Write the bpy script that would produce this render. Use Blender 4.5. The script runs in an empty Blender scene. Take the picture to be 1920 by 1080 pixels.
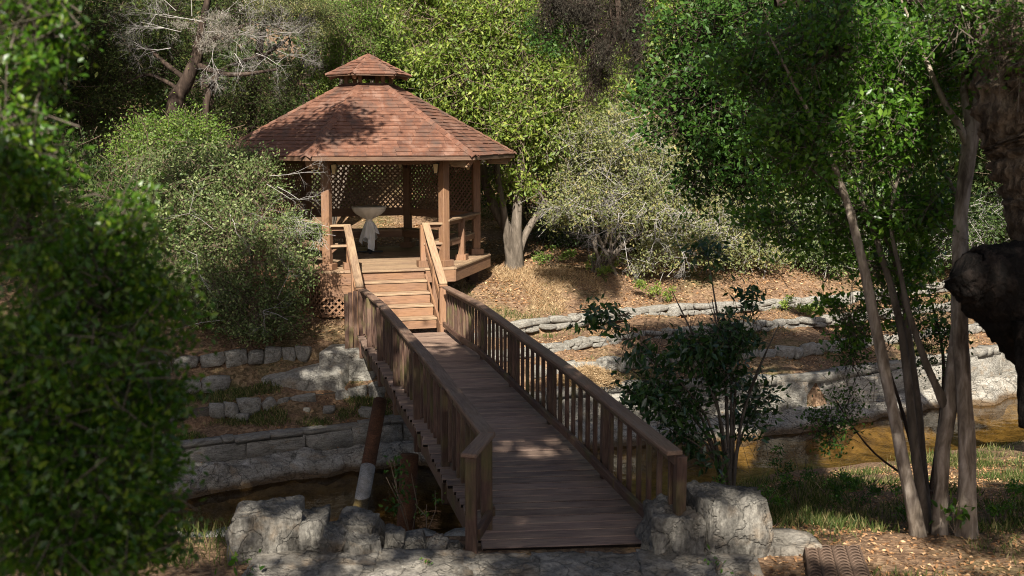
import bpy, bmesh, math, random
import numpy as np
from mathutils import Vector, Matrix, noise

sc = bpy.context.scene
R_ = math.radians
rng = np.random.default_rng(7)
random.seed(7)

# ------------------------------------------------------------------ camera
CAMH = 3.465; PITCH = 7.807; FPX = 2038.8
cam_d = bpy.data.cameras.new("camera"); cam = bpy.data.objects.new("camera", cam_d)
sc.collection.objects.link(cam); sc.camera = cam
cam.location = (0, 0, CAMH); cam.rotation_euler = (R_(90 - PITCH), 0, 0)
cam_d.sensor_width = 36; cam_d.lens = 36 * FPX / 1920
cam_d.clip_end = 500; cam_d.clip_start = 0.05
cam_d.dof.use_dof = True; cam_d.dof.focus_distance = 21.5; cam_d.dof.aperture_fstop = 2.7

# ------------------------------------------------------------------ world and sun
SUN_T = Vector((0.045, 1.052, -0.845)).normalized()      # travel direction
elev = math.asin(-SUN_T.z); az = math.atan2(-SUN_T.x, -SUN_T.y)
w = bpy.data.worlds.new("World"); sc.world = w; w.use_nodes = True
nt = w.node_tree; nt.nodes.clear()
sky = nt.nodes.new("ShaderNodeTexSky"); sky.sky_type = 'NISHITA'; sky.sun_disc = False
sky.air_density = 0.7; sky.dust_density = 2.5; sky.ozone_density = 0.6; sky.sun_elevation = elev; sky.sun_rotation = az
bg = nt.nodes.new("ShaderNodeBackground"); bg.inputs[1].default_value = 0.055
wo = nt.nodes.new("ShaderNodeOutputWorld")
nt.links.new(sky.outputs[0], bg.inputs[0]); nt.links.new(bg.outputs[0], wo.inputs[0])
sd = bpy.data.lights.new("sun", 'SUN'); sd.energy = 5.0; sd.angle = R_(0.55); sd.color = (1, 0.94, 0.84)
so = bpy.data.objects.new("sun", sd); sc.collection.objects.link(so)
so.rotation_euler = SUN_T.to_track_quat('-Z', 'Y').to_euler(); so.location = (0, -20, 30)
sc.view_settings.view_transform = 'Standard'; sc.view_settings.look = 'None'
sc.view_settings.exposure = 1.3; sc.view_settings.gamma = 1.0
sc.view_settings.use_curve_mapping = False
sc.render.engine = 'CYCLES'
sc.cycles.max_bounces = 7; sc.cycles.transparent_max_bounces = 8
sc.cycles.diffuse_bounces = 4; sc.cycles.glossy_bounces = 3; sc.cycles.transmission_bounces = 4
sc.cycles.use_denoising = True; sc.cycles.filter_width = 1.0
sc.cycles.denoising_prefilter = 'NONE'

# ------------------------------------------------------------------ object helpers
WM = {}
def link(o, parent=None, M=None):
    sc.collection.objects.link(o)
    M = M if M is not None else Matrix.Identity(4)
    WM[o.name] = M
    if parent is not None:
        o.parent = parent
        o.matrix_basis = WM[parent.name].inverted() @ M
    else:
        o.matrix_basis = M
    return o
def tag(o, label=None, cat=None, group=None, kind=None):
    if label: o['label'] = label
    if cat: o['category'] = cat
    if group: o['group'] = group
    if kind: o['kind'] = kind
    return o
def empty(name, loc, label=None, cat=None, group=None, parent=None):
    o = bpy.data.objects.new(name, None); o.empty_display_size = 0.2
    link(o, parent, Matrix.Translation(Vector(loc)))
    return tag(o, label, cat, group)
def mesh_np(name, V, F, mat, smooth=False, tint=None):
    """V (n,3), F (m,k) int, all faces with k corners"""
    V = np.ascontiguousarray(V, dtype=np.float32); F = np.ascontiguousarray(F, dtype=np.int32)
    m = bpy.data.meshes.new(name); k = F.shape[1]
    m.vertices.add(len(V)); m.vertices.foreach_set("co", V.ravel())
    m.loops.add(F.size); m.loops.foreach_set("vertex_index", F.ravel())
    m.polygons.add(len(F)); m.polygons.foreach_set("loop_start", np.arange(0, F.size, k, dtype=np.int32))
    m.polygons.foreach_set("loop_total", np.full(len(F), k, dtype=np.int32))
    if smooth: m.polygons.foreach_set("use_smooth", np.ones(len(F), dtype=bool))
    if tint is not None:
        a = m.attributes.new("tint", 'FLOAT', 'FACE'); a.data.foreach_set("value", np.ascontiguousarray(tint, dtype=np.float32))
    m.update(calc_edges=True)
    m.materials.append(mat)
    return m
def obj(name, mesh, parent=None, M=None, kind=None):
    o = bpy.data.objects.new(name, mesh); link(o, parent, M)
    if kind: o['kind'] = kind
    return o

# ------------------------------------------------------------------ projection helpers used to lay things out in world space
cp, sp_ = math.cos(R_(PITCH)), math.sin(R_(PITCH))
def ray(px, py):
    x = (px - 960) / FPX; y = (py - 540) / FPX
    return Vector((x, cp - y * sp_, -sp_ - y * cp))
def PZ(px, py, z):
    d = ray(px, py); t = (z - CAMH) / d.z
    return Vector((d.x * t, d.y * t, z))
def PY(px, py, Y):
    d = ray(px, py); t = Y / d.y
    return Vector((d.x * t, Y, CAMH + d.z * t))

# ------------------------------------------------------------------ materials
def new_mat(name):
    m = bpy.data.materials.new(name); m.use_nodes = True
    t = m.node_tree; t.nodes.clear()
    out = t.nodes.new("ShaderNodeOutputMaterial")
    return m, t, out
def N(t, typ, **kw):
    n = t.nodes.new(typ)
    for k, v in kw.items():
        if k.startswith('i_'):
            n.inputs[k[2:].replace('_', ' ')].default_value = v
        else: setattr(n, k, v)
    return n
def ramp(t, src, stops):
    r = t.nodes.new("ShaderNodeValToRGB"); el = r.color_ramp.elements
    while len(el) < len(stops): el.new(0.5)
    for e, (p, c) in zip(el, stops):
        e.position = p; e.color = (*c, 1) if len(c) == 3 else c
    t.links.new(src, r.inputs[0]); return r.outputs[0]
def mixc(t, f, a, b, mode='MIX'):
    m = t.nodes.new("ShaderNodeMix"); m.data_type = 'RGBA'; m.blend_type = mode
    for i, v in ((0, f), (6, a), (7, b)):
        if hasattr(v, 'links') or hasattr(v, 'is_output'): t.links.new(v, m.inputs[i])
        else: m.inputs[i].default_value = v if i == 0 else (*v, 1)
    return m.outputs[2]
def mth(t, op, a, b=None, c=None):
    m = t.nodes.new("ShaderNodeMath"); m.operation = op
    for i, v in enumerate((a, b, c)):
        if v is None: continue
        if hasattr(v, 'is_output'): t.links.new(v, m.inputs[i])
        else: m.inputs[i].default_value = v
    return m.outputs[0]
def coords(t, kind='Object', scale=(1, 1, 1), rnd=True):
    tc = t.nodes.new("ShaderNodeTexCoord"); mp = t.nodes.new("ShaderNodeMapping")
    mp.inputs['Scale'].default_value = scale
    t.links.new(tc.outputs[kind], mp.inputs[0])
    if rnd:
        oi = t.nodes.new("ShaderNodeObjectInfo")
        cb = t.nodes.new("ShaderNodeCombineXYZ")
        t.links.new(mth(t, 'MULTIPLY', oi.outputs['Random'], 37.0), cb.inputs[0])
        t.links.new(mth(t, 'MULTIPLY', oi.outputs['Random'], 91.0), cb.inputs[1])
        t.links.new(cb.outputs[0], mp.inputs['Location'])
    return mp.outputs[0]
def noise_n(t, vec, scale, detail=4, rough=0.6, dist=0.0):
    n = t.nodes.new("ShaderNodeTexNoise"); n.inputs['Scale'].default_value = scale
    n.inputs['Detail'].default_value = detail; n.inputs['Roughness'].default_value = rough; n.inputs['Distortion'].default_value = dist
    t.links.new(vec, n.inputs['Vector']); return n.outputs[0]
def finish(t, out, col, rough, height=None, bump=0.3, dist=0.01, spec=0.3, coat=None):
    b = t.nodes.new("ShaderNodeBsdfPrincipled")
    t.links.new(col, b.inputs['Base Color'])
    if hasattr(rough, 'is_output'): t.links.new(rough, b.inputs['Roughness'])
    else: b.inputs['Roughness'].default_value = rough
    b.inputs['Specular IOR Level'].default_value = spec
    if height is not None:
        bp = t.nodes.new("ShaderNodeBump"); bp.inputs['Strength'].default_value = bump; bp.inputs['Distance'].default_value = dist
        t.links.new(height, bp.inputs['Height']); t.links.new(bp.outputs[0], b.inputs['Normal'])
    t.links.new(b.outputs[0], out.inputs[0]); return b

def wood(name, c_dark, c_mid, c_light, wear=(0.3, 0.26, 0.22), wear_amt=0.35, moss=0.0):
    """painted softwood, grain along local X, paint worn along the grain"""
    m, t, out = new_mat(name)
    v = coords(t, 'Object', (1.2, 14, 14)); v2 = coords(t, 'Object', (1, 3, 3)); v3 = coords(t, 'Object', (2.2, 40, 40))
    g = noise_n(t, v, 3.0, 6, 0.65, 0.4); big = noise_n(t, v2, 1.6, 4, 0.6); fine = noise_n(t, v3, 3, 3, 0.7)
    col = ramp(t, g, [(0.28, c_dark), (0.5, c_mid), (0.72, c_light)])
    oi = t.nodes.new("ShaderNodeObjectInfo")
    hs = t.nodes.new("ShaderNodeHueSaturation"); t.links.new(col, hs.inputs['Color'])
    t.links.new(mth(t, 'MULTIPLY_ADD', oi.outputs['Random'], 0.6 if 'deck' in name else 0.4, 0.68 if 'deck' in name else 0.8), hs.inputs['Value'])
    t.links.new(mth(t, 'MULTIPLY_ADD', big, 0.5, 0.7), hs.inputs['Saturation'])
    wf = mth(t, 'MULTIPLY', ramp(t, mth(t, 'ADD', mth(t, 'MULTIPLY', big, 0.6), mth(t, 'MULTIPLY', fine, 0.5)), [(0.5, (0, 0, 0)), (0.68, (1, 1, 1))]), wear_amt)
    c = mixc(t, wf, hs.outputs[0], wear)
    crack = ramp(t, fine, [(0.27, (1, 1, 1)), (0.36, (0, 0, 0))])
    c = mixc(t, mth(t, 'MULTIPLY', crack, 0.75), c, tuple(x * 0.25 for x in c_dark))
    if moss:
        mo = noise_n(t, coords(t, 'Object', (1, 1, 1)), 2.3, 3)
        c = mixc(t, mth(t, 'MULTIPLY', ramp(t, mo, [(0.5, (0, 0, 0)), (0.66, (1, 1, 1))]), moss), c, (0.10, 0.11, 0.02))
    h = mth(t, 'ADD', g, mth(t, 'MULTIPLY', fine, 0.6))
    finish(t, out, c, 0.62, h, 0.45, 0.006, 0.35)
    return m

def rock(name, cols, scale=1.0, kind='Object', strata=0.0, bump=0.6, crack=0.7, lichen=0.3, warm=(0.26, 0.17, 0.09)):
    m, t, out = new_mat(name)
    v = coords(t, kind, (1, 1, 1)); vs = coords(t, kind, (1, 1, 3.5) if not strata else (5.5, 5.5, 1.0))
    a = noise_n(t, v, 2.2 * scale, 8, 0.62); b = noise_n(t, vs, 5 * scale, 7, 0.68, 0.6); f = noise_n(t, v, 26 * scale, 5, 0.7)
    vo = t.nodes.new("ShaderNodeTexVoronoi"); vo.feature = 'DISTANCE_TO_EDGE'; vo.inputs['Scale'].default_value = 3.2 * scale
    wv = t.nodes.new("ShaderNodeVectorMath"); wv.operation = 'ADD'
    nz = t.nodes.new("ShaderNodeTexNoise"); nz.inputs['Scale'].default_value = 3.5 * scale; nz.inputs['Detail'].default_value = 5
    t.links.new(v, nz.inputs['Vector'])
    sc_ = t.nodes.new("ShaderNodeVectorMath"); sc_.operation = 'SCALE'; sc_.inputs['Scale'].default_value = 0.5 / scale
    t.links.new(nz.outputs[1], sc_.inputs[0]); t.links.new(v, wv.inputs[0]); t.links.new(sc_.outputs[0], wv.inputs[1])
    t.links.new(wv.outputs[0], vo.inputs['Vector'])
    ck = ramp(t, vo.outputs[0], [(0.0, (1, 1, 1)), (0.035, (0, 0, 0))])
    mixv = mth(t, 'ADD', mth(t, 'MULTIPLY', a, 0.55), mth(t, 'MULTIPLY', b, 0.45))
    c = ramp(t, mixv, [(0.33, cols[0]), (0.5, cols[1]), (0.66, cols[2])])
    wm = ramp(t, noise_n(t, v, 3.1 * scale, 4, 0.6), [(0.55, (0, 0, 0)), (0.7, (1, 1, 1))])
    c = mixc(t, mth(t, 'MULTIPLY', wm, 0.45), c, warm)
    li = ramp(t, noise_n(t, v, 9 * scale, 6, 0.75), [(0.6, (0, 0, 0)), (0.68, (1, 1, 1))])
    c = mixc(t, mth(t, 'MULTIPLY', li, lichen), c, (0.5, 0.48, 0.42))
    sp = ramp(t, f, [(0.36, (0.35, 0.35, 0.35)), (0.55, (1, 1, 1))])
    c = mixc(t, 0.7, c, mixc(t, 1.0, c, sp, 'MULTIPLY'))
    c = mixc(t, mth(t, 'MULTIPLY', ck, crack), c, (0.03, 0.026, 0.02))
    h = mth(t, 'ADD', mth(t, 'ADD', mth(t, 'MULTIPLY', b, 1.0), mth(t, 'MULTIPLY', f, 0.25)), mth(t, 'MULTIPLY', ck, -0.35))
    if 'ledge' in name:
        geo = t.nodes.new("ShaderNodeNewGeometry"); sx = t.nodes.new("ShaderNodeSeparateXYZ"); t.links.new(geo.outputs['Position'], sx.inputs[0])
        st_ = ramp(t, mth(t, 'ADD', mth(t, 'ADD', sx.outputs[2], 2.9), mth(t, 'MULTIPLY', a, -0.22)), [(0.84, (1, 1, 1)), (0.93, (0, 0, 0))])
        c = mixc(t, mth(t, 'MULTIPLY', st_, 0.9), c, (0.075, 0.042, 0.014))
    finish(t, out, c, 0.85, h, bump, 0.05, 0.25)
    return m

def bark(name, cols, zs=0.25, scale=9, bump=0.8, dist=0.03):
    m, t, out = new_mat(name)
    v = coords(t, 'Object', (1, 1, zs)); a = noise_n(t, v, scale, 7, 0.65, 0.7); b = noise_n(t, coords(t, 'Object', (1, 1, 0.6)), scale * 0.35, 4)
    c = ramp(t, mth(t, 'ADD', mth(t, 'MULTIPLY', a, 0.7), mth(t, 'MULTIPLY', b, 0.3)), [(0.36, cols[0]), (0.5, cols[1]), (0.64, cols[2])])
    finish(t, out, c, 0.9, a, bump, dist, 0.15)
    return m

def leaf_mat(name, c1, c2, c3, trans=0.35, rough=0.5, spec=0.4, back=1.25):
    """c1..c3: leaf-to-leaf colour range, picked by the per-leaf tint value"""
    m, t, out = new_mat(name)
    at = t.nodes.new("ShaderNodeAttribute"); at.attribute_name = "tint"
    oi = t.nodes.new("ShaderNodeObjectInfo")
    f = mth(t, 'FRACT', mth(t, 'ADD', at.outputs['Fac'], mth(t, 'MULTIPLY', oi.outputs['Random'], 0.0)))
    c = ramp(t, f, [(0.0, c1), (0.55, c2), (0.93, c3), (1.0, tuple(min(1, x * 1.3) for x in c3))])
    b = t.nodes.new("ShaderNodeBsdfPrincipled"); b.inputs['Roughness'].default_value = rough; b.inputs['Specular IOR Level'].default_value = spec
    t.links.new(c, b.inputs['Base Color'])
    tr = t.nodes.new("ShaderNodeBsdfTranslucent")
    tc = mixc(t, 1.0, c, (back * 1.05, back * 1.15, back * 0.55), 'MULTIPLY'); t.links.new(tc, tr.inputs[0])
    mx = t.nodes.new("ShaderNodeMixShader"); mx.inputs[0].default_value = trans
    t.links.new(b.outputs[0], mx.inputs[1]); t.links.new(tr.outputs[0], mx.inputs[2]); t.links.new(mx.outputs[0], out.inputs[0])
    return m
def leaf_part_mat(name, c1, c2, c3, trans=0.35, rough=0.45, spec=0.5):
    m = leaf_mat(name, c1, c2, c3, trans, rough, spec)
    t = m.node_tree
    for n in t.nodes:
        if n.type == 'MATH' and n.operation == 'FRACT': fr = n
        if n.type == 'OBJECT_INFO': oi = n
    t.links.new(oi.outputs['Random'], fr.inputs[0]); return m
def plain(name, c, rough=0.6, spec=0.3, metal=0.0):
    m, t, out = new_mat(name)
    n = noise_n(t, coords(t, 'Object'), 14, 4)
    col = mixc(t, n, tuple(x * 0.75 for x in c), tuple(min(1, x * 1.2) for x in c))
    b = finish(t, out, col, rough, n, 0.1, 0.004, spec); b.inputs['Metallic'].default_value = metal
    return m

M = {}
M['wood_bridge'] = wood('weathered_brown_wood', (0.027, 0.011, 0.007), (0.062, 0.029, 0.018), (0.105, 0.052, 0.032), (0.24, 0.17, 0.12), 0.35, 0.4)
M['wood_plank'] = wood('worn_deck_wood', (0.05, 0.03, 0.022), (0.18, 0.112, 0.082), (0.29, 0.19, 0.142), (0.36, 0.27, 0.2), 0.6)
M['wood_rail'] = wood('brown_rail_wood', (0.08, 0.042, 0.026), (0.165, 0.092, 0.056), (0.24, 0.145, 0.094), (0.27, 0.21, 0.16), 0.5)
M['wood_gaz'] = wood('tan_painted_wood', (0.115, 0.055, 0.026), (0.18, 0.09, 0.045), (0.23, 0.122, 0.063), (0.30, 0.2, 0.12), 0.25)
M['wood_gaz_top'] = wood('worn_tan_wood', (0.13, 0.075, 0.042), (0.21, 0.128, 0.072), (0.285, 0.19, 0.11), (0.42, 0.32, 0.2), 0.5)
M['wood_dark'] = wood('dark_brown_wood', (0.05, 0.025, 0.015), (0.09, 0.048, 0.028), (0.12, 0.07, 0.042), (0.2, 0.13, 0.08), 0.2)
M['wood_lattice'] = wood('lattice_wood', (0.10, 0.055, 0.035), (0.15, 0.085, 0.055), (0.2, 0.12, 0.08), (0.3, 0.2, 0.13), 0.3)
M['gap_edge'] = plain('dark_gap_edge', (0.012, 0.009, 0.007), 0.95, 0.1)
M['rock_grey'] = rock('grey_limestone', [(0.07, 0.062, 0.05), (0.19, 0.175, 0.15), (0.36, 0.335, 0.285)], 1.0, 'Object', 1.0, 1.0, 0.14, 0.3)
M['rock_flat'] = rock('grey_flagstone', [(0.08, 0.066, 0.05), (0.20, 0.18, 0.15), (0.34, 0.31, 0.265)], 1.0, 'Object', 0.0, 0.7, 0.5, 0.4)
M['rock_wall'] = rock('pale_limestone', [(0.17, 0.15, 0.12), (0.42, 0.395, 0.34), (0.58, 0.555, 0.49)], 1.9, 'Object', 0.0, 0.9, 0.5, 0.3)
M['rock_ledge'] = rock('pale_ledge_rock', [(0.11, 0.095, 0.072), (0.30, 0.275, 0.23), (0.46, 0.435, 0.38)], 1.3, 'Object', 0.0, 1.0, 0.5, 0.3)
M['concrete'] = rock('grey_concrete', [(0.12, 0.108, 0.088), (0.26, 0.243, 0.208), (0.38, 0.36, 0.315)], 1.2, 'Object', 0.0, 0.6, 0.5, 0.15)
M['mortar'] = rock('mortar', [(0.035, 0.028, 0.02), (0.08, 0.068, 0.052), (0.14, 0.12, 0.095)], 2, 'Object', 0.0, 0.5, 0.3, 0.1)
M['bark_pale'] = bark('pale_smooth_bark', [(0.07, 0.052, 0.038), (0.21, 0.17, 0.13), (0.40, 0.34, 0.28)], 0.22, 14, 0.9, 0.02)
M['bark_grey'] = bark('grey_bark', [(0.05, 0.04, 0.03), (0.11, 0.09, 0.07), (0.19, 0.155, 0.125)], 0.25, 10)
M['bark_dark'] = bark('dark_red_bark', [(0.013, 0.009, 0.007), (0.035, 0.024, 0.018), (0.085, 0.06, 0.045)], 0.2, 9)
M['bark_oak'] = bark('furrowed_oak_bark', [(0.02, 0.014, 0.010), (0.12, 0.09, 0.063), (0.30, 0.235, 0.17)], 0.28, 11, 1.0, 0.10)
M['bark_burnt'] = bark('dark_burl_bark', [(0.004, 0.003, 0.0025), (0.008, 0.0065, 0.0055), (0.03, 0.022, 0.018)], 0.6, 11, 1.0, 0.06)
M['twig_grey'] = plain('dead_grey_twigs', (0.34, 0.315, 0.29), 0.9, 0.1)
M['twig_brown'] = plain('brown_twigs', (0.16, 0.12, 0.085), 0.9, 0.1)
M['moss_hang'] = leaf_mat('hanging_moss', (0.015, 0.013, 0.010), (0.035, 0.031, 0.024), (0.085, 0.074, 0.056), 0.15, 0.9, 0.1)
M['rust_pipe'] = rock('rusty_brown_pipe', [(0.04, 0.018, 0.009), (0.085, 0.038, 0.018), (0.15, 0.066, 0.03)], 2, 'Object', 0, 0.15, 0.0, 0.0, (0.10, 0.03, 0.012))
M['white_pipe'] = rock('worn_white_paint', [(0.18, 0.165, 0.14), (0.33, 0.31, 0.28), (0.45, 0.43, 0.39)], 3, 'Object', 0, 0.2, 0.2, 0.1, (0.2, 0.15, 0.1))
def cloth_mat(name, c):
    m, t, out = new_mat(name)
    n = noise_n(t, coords(t, 'Object'), 40, 3)
    finish(t, out, mixc(t, n, tuple(x * 0.96 for x in c), c), 0.9, n, 0.05, 0.002, 0.1); return m
M['cloth'] = cloth_mat('white_cloth', (0.93, 0.92, 0.90))
M['cream'] = cloth_mat('cream_cloth', (0.84, 0.77, 0.66))
M['black'] = plain('black_metal', (0.02, 0.02, 0.022), 0.45, 0.4)
M['glass'] = plain('cream_lantern_glass', (0.62, 0.47, 0.24), 0.3, 0.5)
M['mat'] = plain('rust_brown_mat', (0.10, 0.065, 0.045), 0.7, 0.3)
# foliage
M['lf_near'] = leaf_mat('near_bush_leaf', (0.025, 0.075, 0.006), (0.065, 0.15, 0.010), (0.20, 0.27, 0.025), 0.45, 0.35, 0.5)
M['lf_nearp'] = leaf_part_mat('near_bush_leaf_part', (0.025, 0.075, 0.006), (0.065, 0.15, 0.010), (0.20, 0.27, 0.025), 0.45, 0.35)
M['lf_oak'] = leaf_mat('dark_oak_leaf', (0.018, 0.05, 0.008), (0.035, 0.085, 0.012), (0.075, 0.14, 0.02), 0.3, 0.5, 0.25)
M['lf_stem'] = leaf_mat('bright_small_leaf', (0.03, 0.08, 0.010), (0.075, 0.17, 0.018), (0.17, 0.28, 0.035), 0.5, 0.35, 0.5)
M['lf_stemp'] = leaf_part_mat('bright_small_leaf_part', (0.03, 0.08, 0.010), (0.075, 0.17, 0.018), (0.17, 0.28, 0.035), 0.5, 0.35)
M['lf_oakp'] = leaf_part_mat('dark_leaf_part', (0.018, 0.05, 0.008), (0.035, 0.085, 0.012), (0.075, 0.14, 0.02), 0.3, 0.5, 0.25)
M['lf_gloss'] = leaf_mat('glossy_dark_leaf', (0.014, 0.036, 0.010), (0.028, 0.068, 0.016), (0.065, 0.12, 0.026), 0.3, 0.28, 0.6)
M['lf_glossp'] = leaf_part_mat('glossy_dark_leaf_part', (0.014, 0.036, 0.010), (0.028, 0.068, 0.016), (0.065, 0.12, 0.026), 0.3, 0.28)
M['lf_yel'] = leaf_mat('yellow_green_leaf', (0.055, 0.095, 0.014), (0.14, 0.20, 0.03), (0.32, 0.36, 0.07), 0.4, 0.5, 0.35)
M['lf_ochre'] = leaf_mat('ochre_leaf', (0.08, 0.105, 0.035), (0.17, 0.185, 0.07), (0.30, 0.25, 0.10), 0.3, 0.6, 0.25)
M['lf_sage'] = leaf_mat('sage_leaf', (0.035, 0.06, 0.015), (0.10, 0.14, 0.042), (0.27, 0.31, 0.12), 0.3, 0.55, 0.35)
M['lf_jun'] = leaf_mat('juniper_needles', (0.02, 0.036, 0.01), (0.045, 0.068, 0.017), (0.11, 0.12, 0.03), 0.15, 0.8, 0.15)
M['lf_lime'] = leaf_mat('lime_leaf', (0.05, 0.10, 0.015), (0.11, 0.18, 0.028), (0.22, 0.27, 0.06), 0.4, 0.5, 0.3)
M['lf_dark'] = leaf_mat('deep_green_leaf', (0.018, 0.036, 0.010), (0.045, 0.075, 0.018), (0.10, 0.14, 0.032), 0.3, 0.6, 0.25)
M['grass'] = leaf_mat('grass_blades', (0.035, 0.06, 0.012), (0.075, 0.105, 0.024), (0.24, 0.20, 0.09), 0.35, 0.6, 0.2)
M['straw'] = leaf_mat('dry_straw', (0.20, 0.13, 0.07), (0.36, 0.24, 0.13), (0.48, 0.36, 0.22), 0.2, 0.8, 0.1)
M['litter'] = leaf_mat('fallen_leaf', (0.16, 0.08, 0.035), (0.34, 0.18, 0.085), (0.52, 0.34, 0.19), 0.15, 0.75, 0.15)

def shingle_mat():
    m, t, out = new_mat('red_brown_shingle')
    v = coords(t, 'Object', (1, 1, 1)); a = noise_n(t, v, 2.5, 5, 0.6); f = noise_n(t, v, 60, 3, 0.8)
    c = ramp(t, a, [(0.32, (0.08, 0.035, 0.022)), (0.52, (0.15, 0.062, 0.034)), (0.7, (0.205, 0.1, 0.06))])
    oi = t.nodes.new("ShaderNodeObjectInfo"); hs = t.nodes.new("ShaderNodeHueSaturation"); t.links.new(c, hs.inputs['Color'])
    t.links.new(mth(t, 'MULTIPLY_ADD', oi.outputs['Random'], 0.2, 0.88), hs.inputs['Value'])
    t.links.new(mth(t, 'MULTIPLY_ADD', f, 0.6, 0.62), hs.inputs['Saturation'])
    c2 = mixc(t, 0.5, hs.outputs[0], mixc(t, 1.0, hs.outputs[0], ramp(t, f, [(0.3, (0.4, 0.4, 0.4)), (0.6, (1.2, 1.2, 1.2))]), 'MULTIPLY'))
    geo = t.nodes.new("ShaderNodeNewGeometry"); mp = t.nodes.new("ShaderNodeMapping"); mp.inputs['Scale'].default_value = (2.2, 1.0, 1.0); t.links.new(geo.outputs['Position'], mp.inputs[0])
    stn = noise_n(t, mp.outputs[0], 1.3, 5, 0.65)
    c2 = mixc(t, mth(t, 'MULTIPLY', ramp(t, stn, [(0.48, (0, 0, 0)), (0.66, (1, 1, 1))]), 0.55), c2, (0.075, 0.06, 0.05))
    c2 = mixc(t, mth(t, 'MULTIPLY', ramp(t, stn, [(0.34, (1, 1, 1)), (0.45, (0, 0, 0))]), 0.4), c2, (0.26, 0.17, 0.13))
    finish(t, out, c2, 0.9, f, 0.5, 0.004, 0.2); return m
M['shingle'] = shingle_mat()

def ground_mat():
    m, t, out = new_mat('leaf_strewn_soil')
    v = coords(t, 'Object', (1, 1, 1), False)
    big = noise_n(t, v, 0.55, 5, 0.6); med = noise_n(t, v, 3.5, 5, 0.65); fine = noise_n(t, v, 22, 5, 0.75)
    soil = ramp(t, fine, [(0.3, (0.055, 0.036, 0.024)), (0.5, (0.15, 0.095, 0.058)), (0.66, (0.30, 0.19, 0.115))])
    grass = ramp(t, fine, [(0.3, (0.03, 0.045, 0.012)), (0.55, (0.075, 0.095, 0.025)), (0.7, (0.16, 0.15, 0.06))])
    c = mixc(t, ramp(t, mth(t, 'ADD', mth(t, 'MULTIPLY', big, 0.6), mth(t, 'MULTIPLY', med, 0.4)), [(0.5, (0, 0, 0)), (0.6, (1, 1, 1))]), soil, grass)
    vo = t.nodes.new("ShaderNodeTexVoronoi"); vo.inputs['Scale'].default_value = 20; t.links.new(v, vo.inputs['Vector'])
    lv = ramp(t, vo.outputs['Color'], [(0.2, (0.08, 0.045, 0.027)), (0.5, (0.2, 0.12, 0.07)), (0.8, (0.33, 0.22, 0.135))])
    c = mixc(t, ramp(t, med, [(0.42, (0, 0, 0)), (0.56, (0.75, 0.75, 0.75))]), c, lv)
    geo = t.nodes.new("ShaderNodeNewGeometry"); sx = t.nodes.new("ShaderNodeSeparateXYZ"); t.links.new(geo.outputs['Position'], sx.inputs[0])
    bed = ramp(t, mth(t, 'ADD', sx.outputs[2], 3.0), [(0.93, (1, 1, 1)), (1.0, (0, 0, 0))])     # silt below the waterline
    silt = ramp(t, med, [(0.35, (0.08, 0.055, 0.028)), (0.65, (0.28, 0.20, 0.10))])
    c = mixc(t, bed, c, silt)
    finish(t, out, c, 0.95, mth(t, 'ADD', fine, mth(t, 'MULTIPLY', vo.outputs['Distance'], 0.7)), 0.9, 0.03, 0.1)
    return m
M['ground'] = ground_mat()

def water_mat():
    m, t, out = new_mat('shallow_amber_water')
    v = coords(t, 'Object', (1, 1.6, 1), False)
    n = noise_n(t, v, 2.6, 3, 0.5); n2 = noise_n(t, v, 11, 2, 0.5)
    bp = t.nodes.new("ShaderNodeBump"); bp.inputs['Strength'].default_value = 0.22; bp.inputs['Distance'].default_value = 0.03
    t.links.new(mth(t, 'ADD', n, mth(t, 'MULTIPLY', n2, 0.15)), bp.inputs['Height'])
    g = t.nodes.new("ShaderNodeBsdfGlossy"); g.inputs['Roughness'].default_value = 0.03; t.links.new(bp.outputs[0], g.inputs['Normal'])
    tr = t.nodes.new("ShaderNodeBsdfTransparent"); tr.inputs[0].default_value = (0.78, 0.68, 0.44, 1)
    fr = t.nodes.new("ShaderNodeFresnel"); fr.inputs[0].default_value = 1.25; t.links.new(bp.outputs[0], fr.inputs['Normal'])
    mx = t.nodes.new("ShaderNodeMixShader"); t.links.new(fr.outputs[0], mx.inputs[0])
    t.links.new(tr.outputs[0], mx.inputs[1]); t.links.new(g.outputs[0], mx.inputs[2]); t.links.new(mx.outputs[0], out.inputs[0])
    return m
M['water'] = water_mat()

# ------------------------------------------------------------------ value noise on numpy grids
_perm = np.random.default_rng(3).random((256, 256)).astype(np.float32)
def vnoise(x, y):
    xi = np.floor(x).astype(int); yi = np.floor(y).astype(int); xf = x - xi; yf = y - yi
    xf = xf * xf * (3 - 2 * xf); yf = yf * yf * (3 - 2 * yf)
    g = lambda a, b: _perm[a & 255, b & 255]
    return (g(xi, yi) * (1 - xf) + g(xi + 1, yi) * xf) * (1 - yf) + (g(xi, yi + 1) * (1 - xf) + g(xi + 1, yi + 1) * xf) * yf
def fbm(x, y, o=4):
    s = 0; a = 0.5
    for i in range(o):
        s = s + a * vnoise(x * 2 ** i + 17 * i, y * 2 ** i + 5 * i); a *= 0.5
    return s - 0.47

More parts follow.
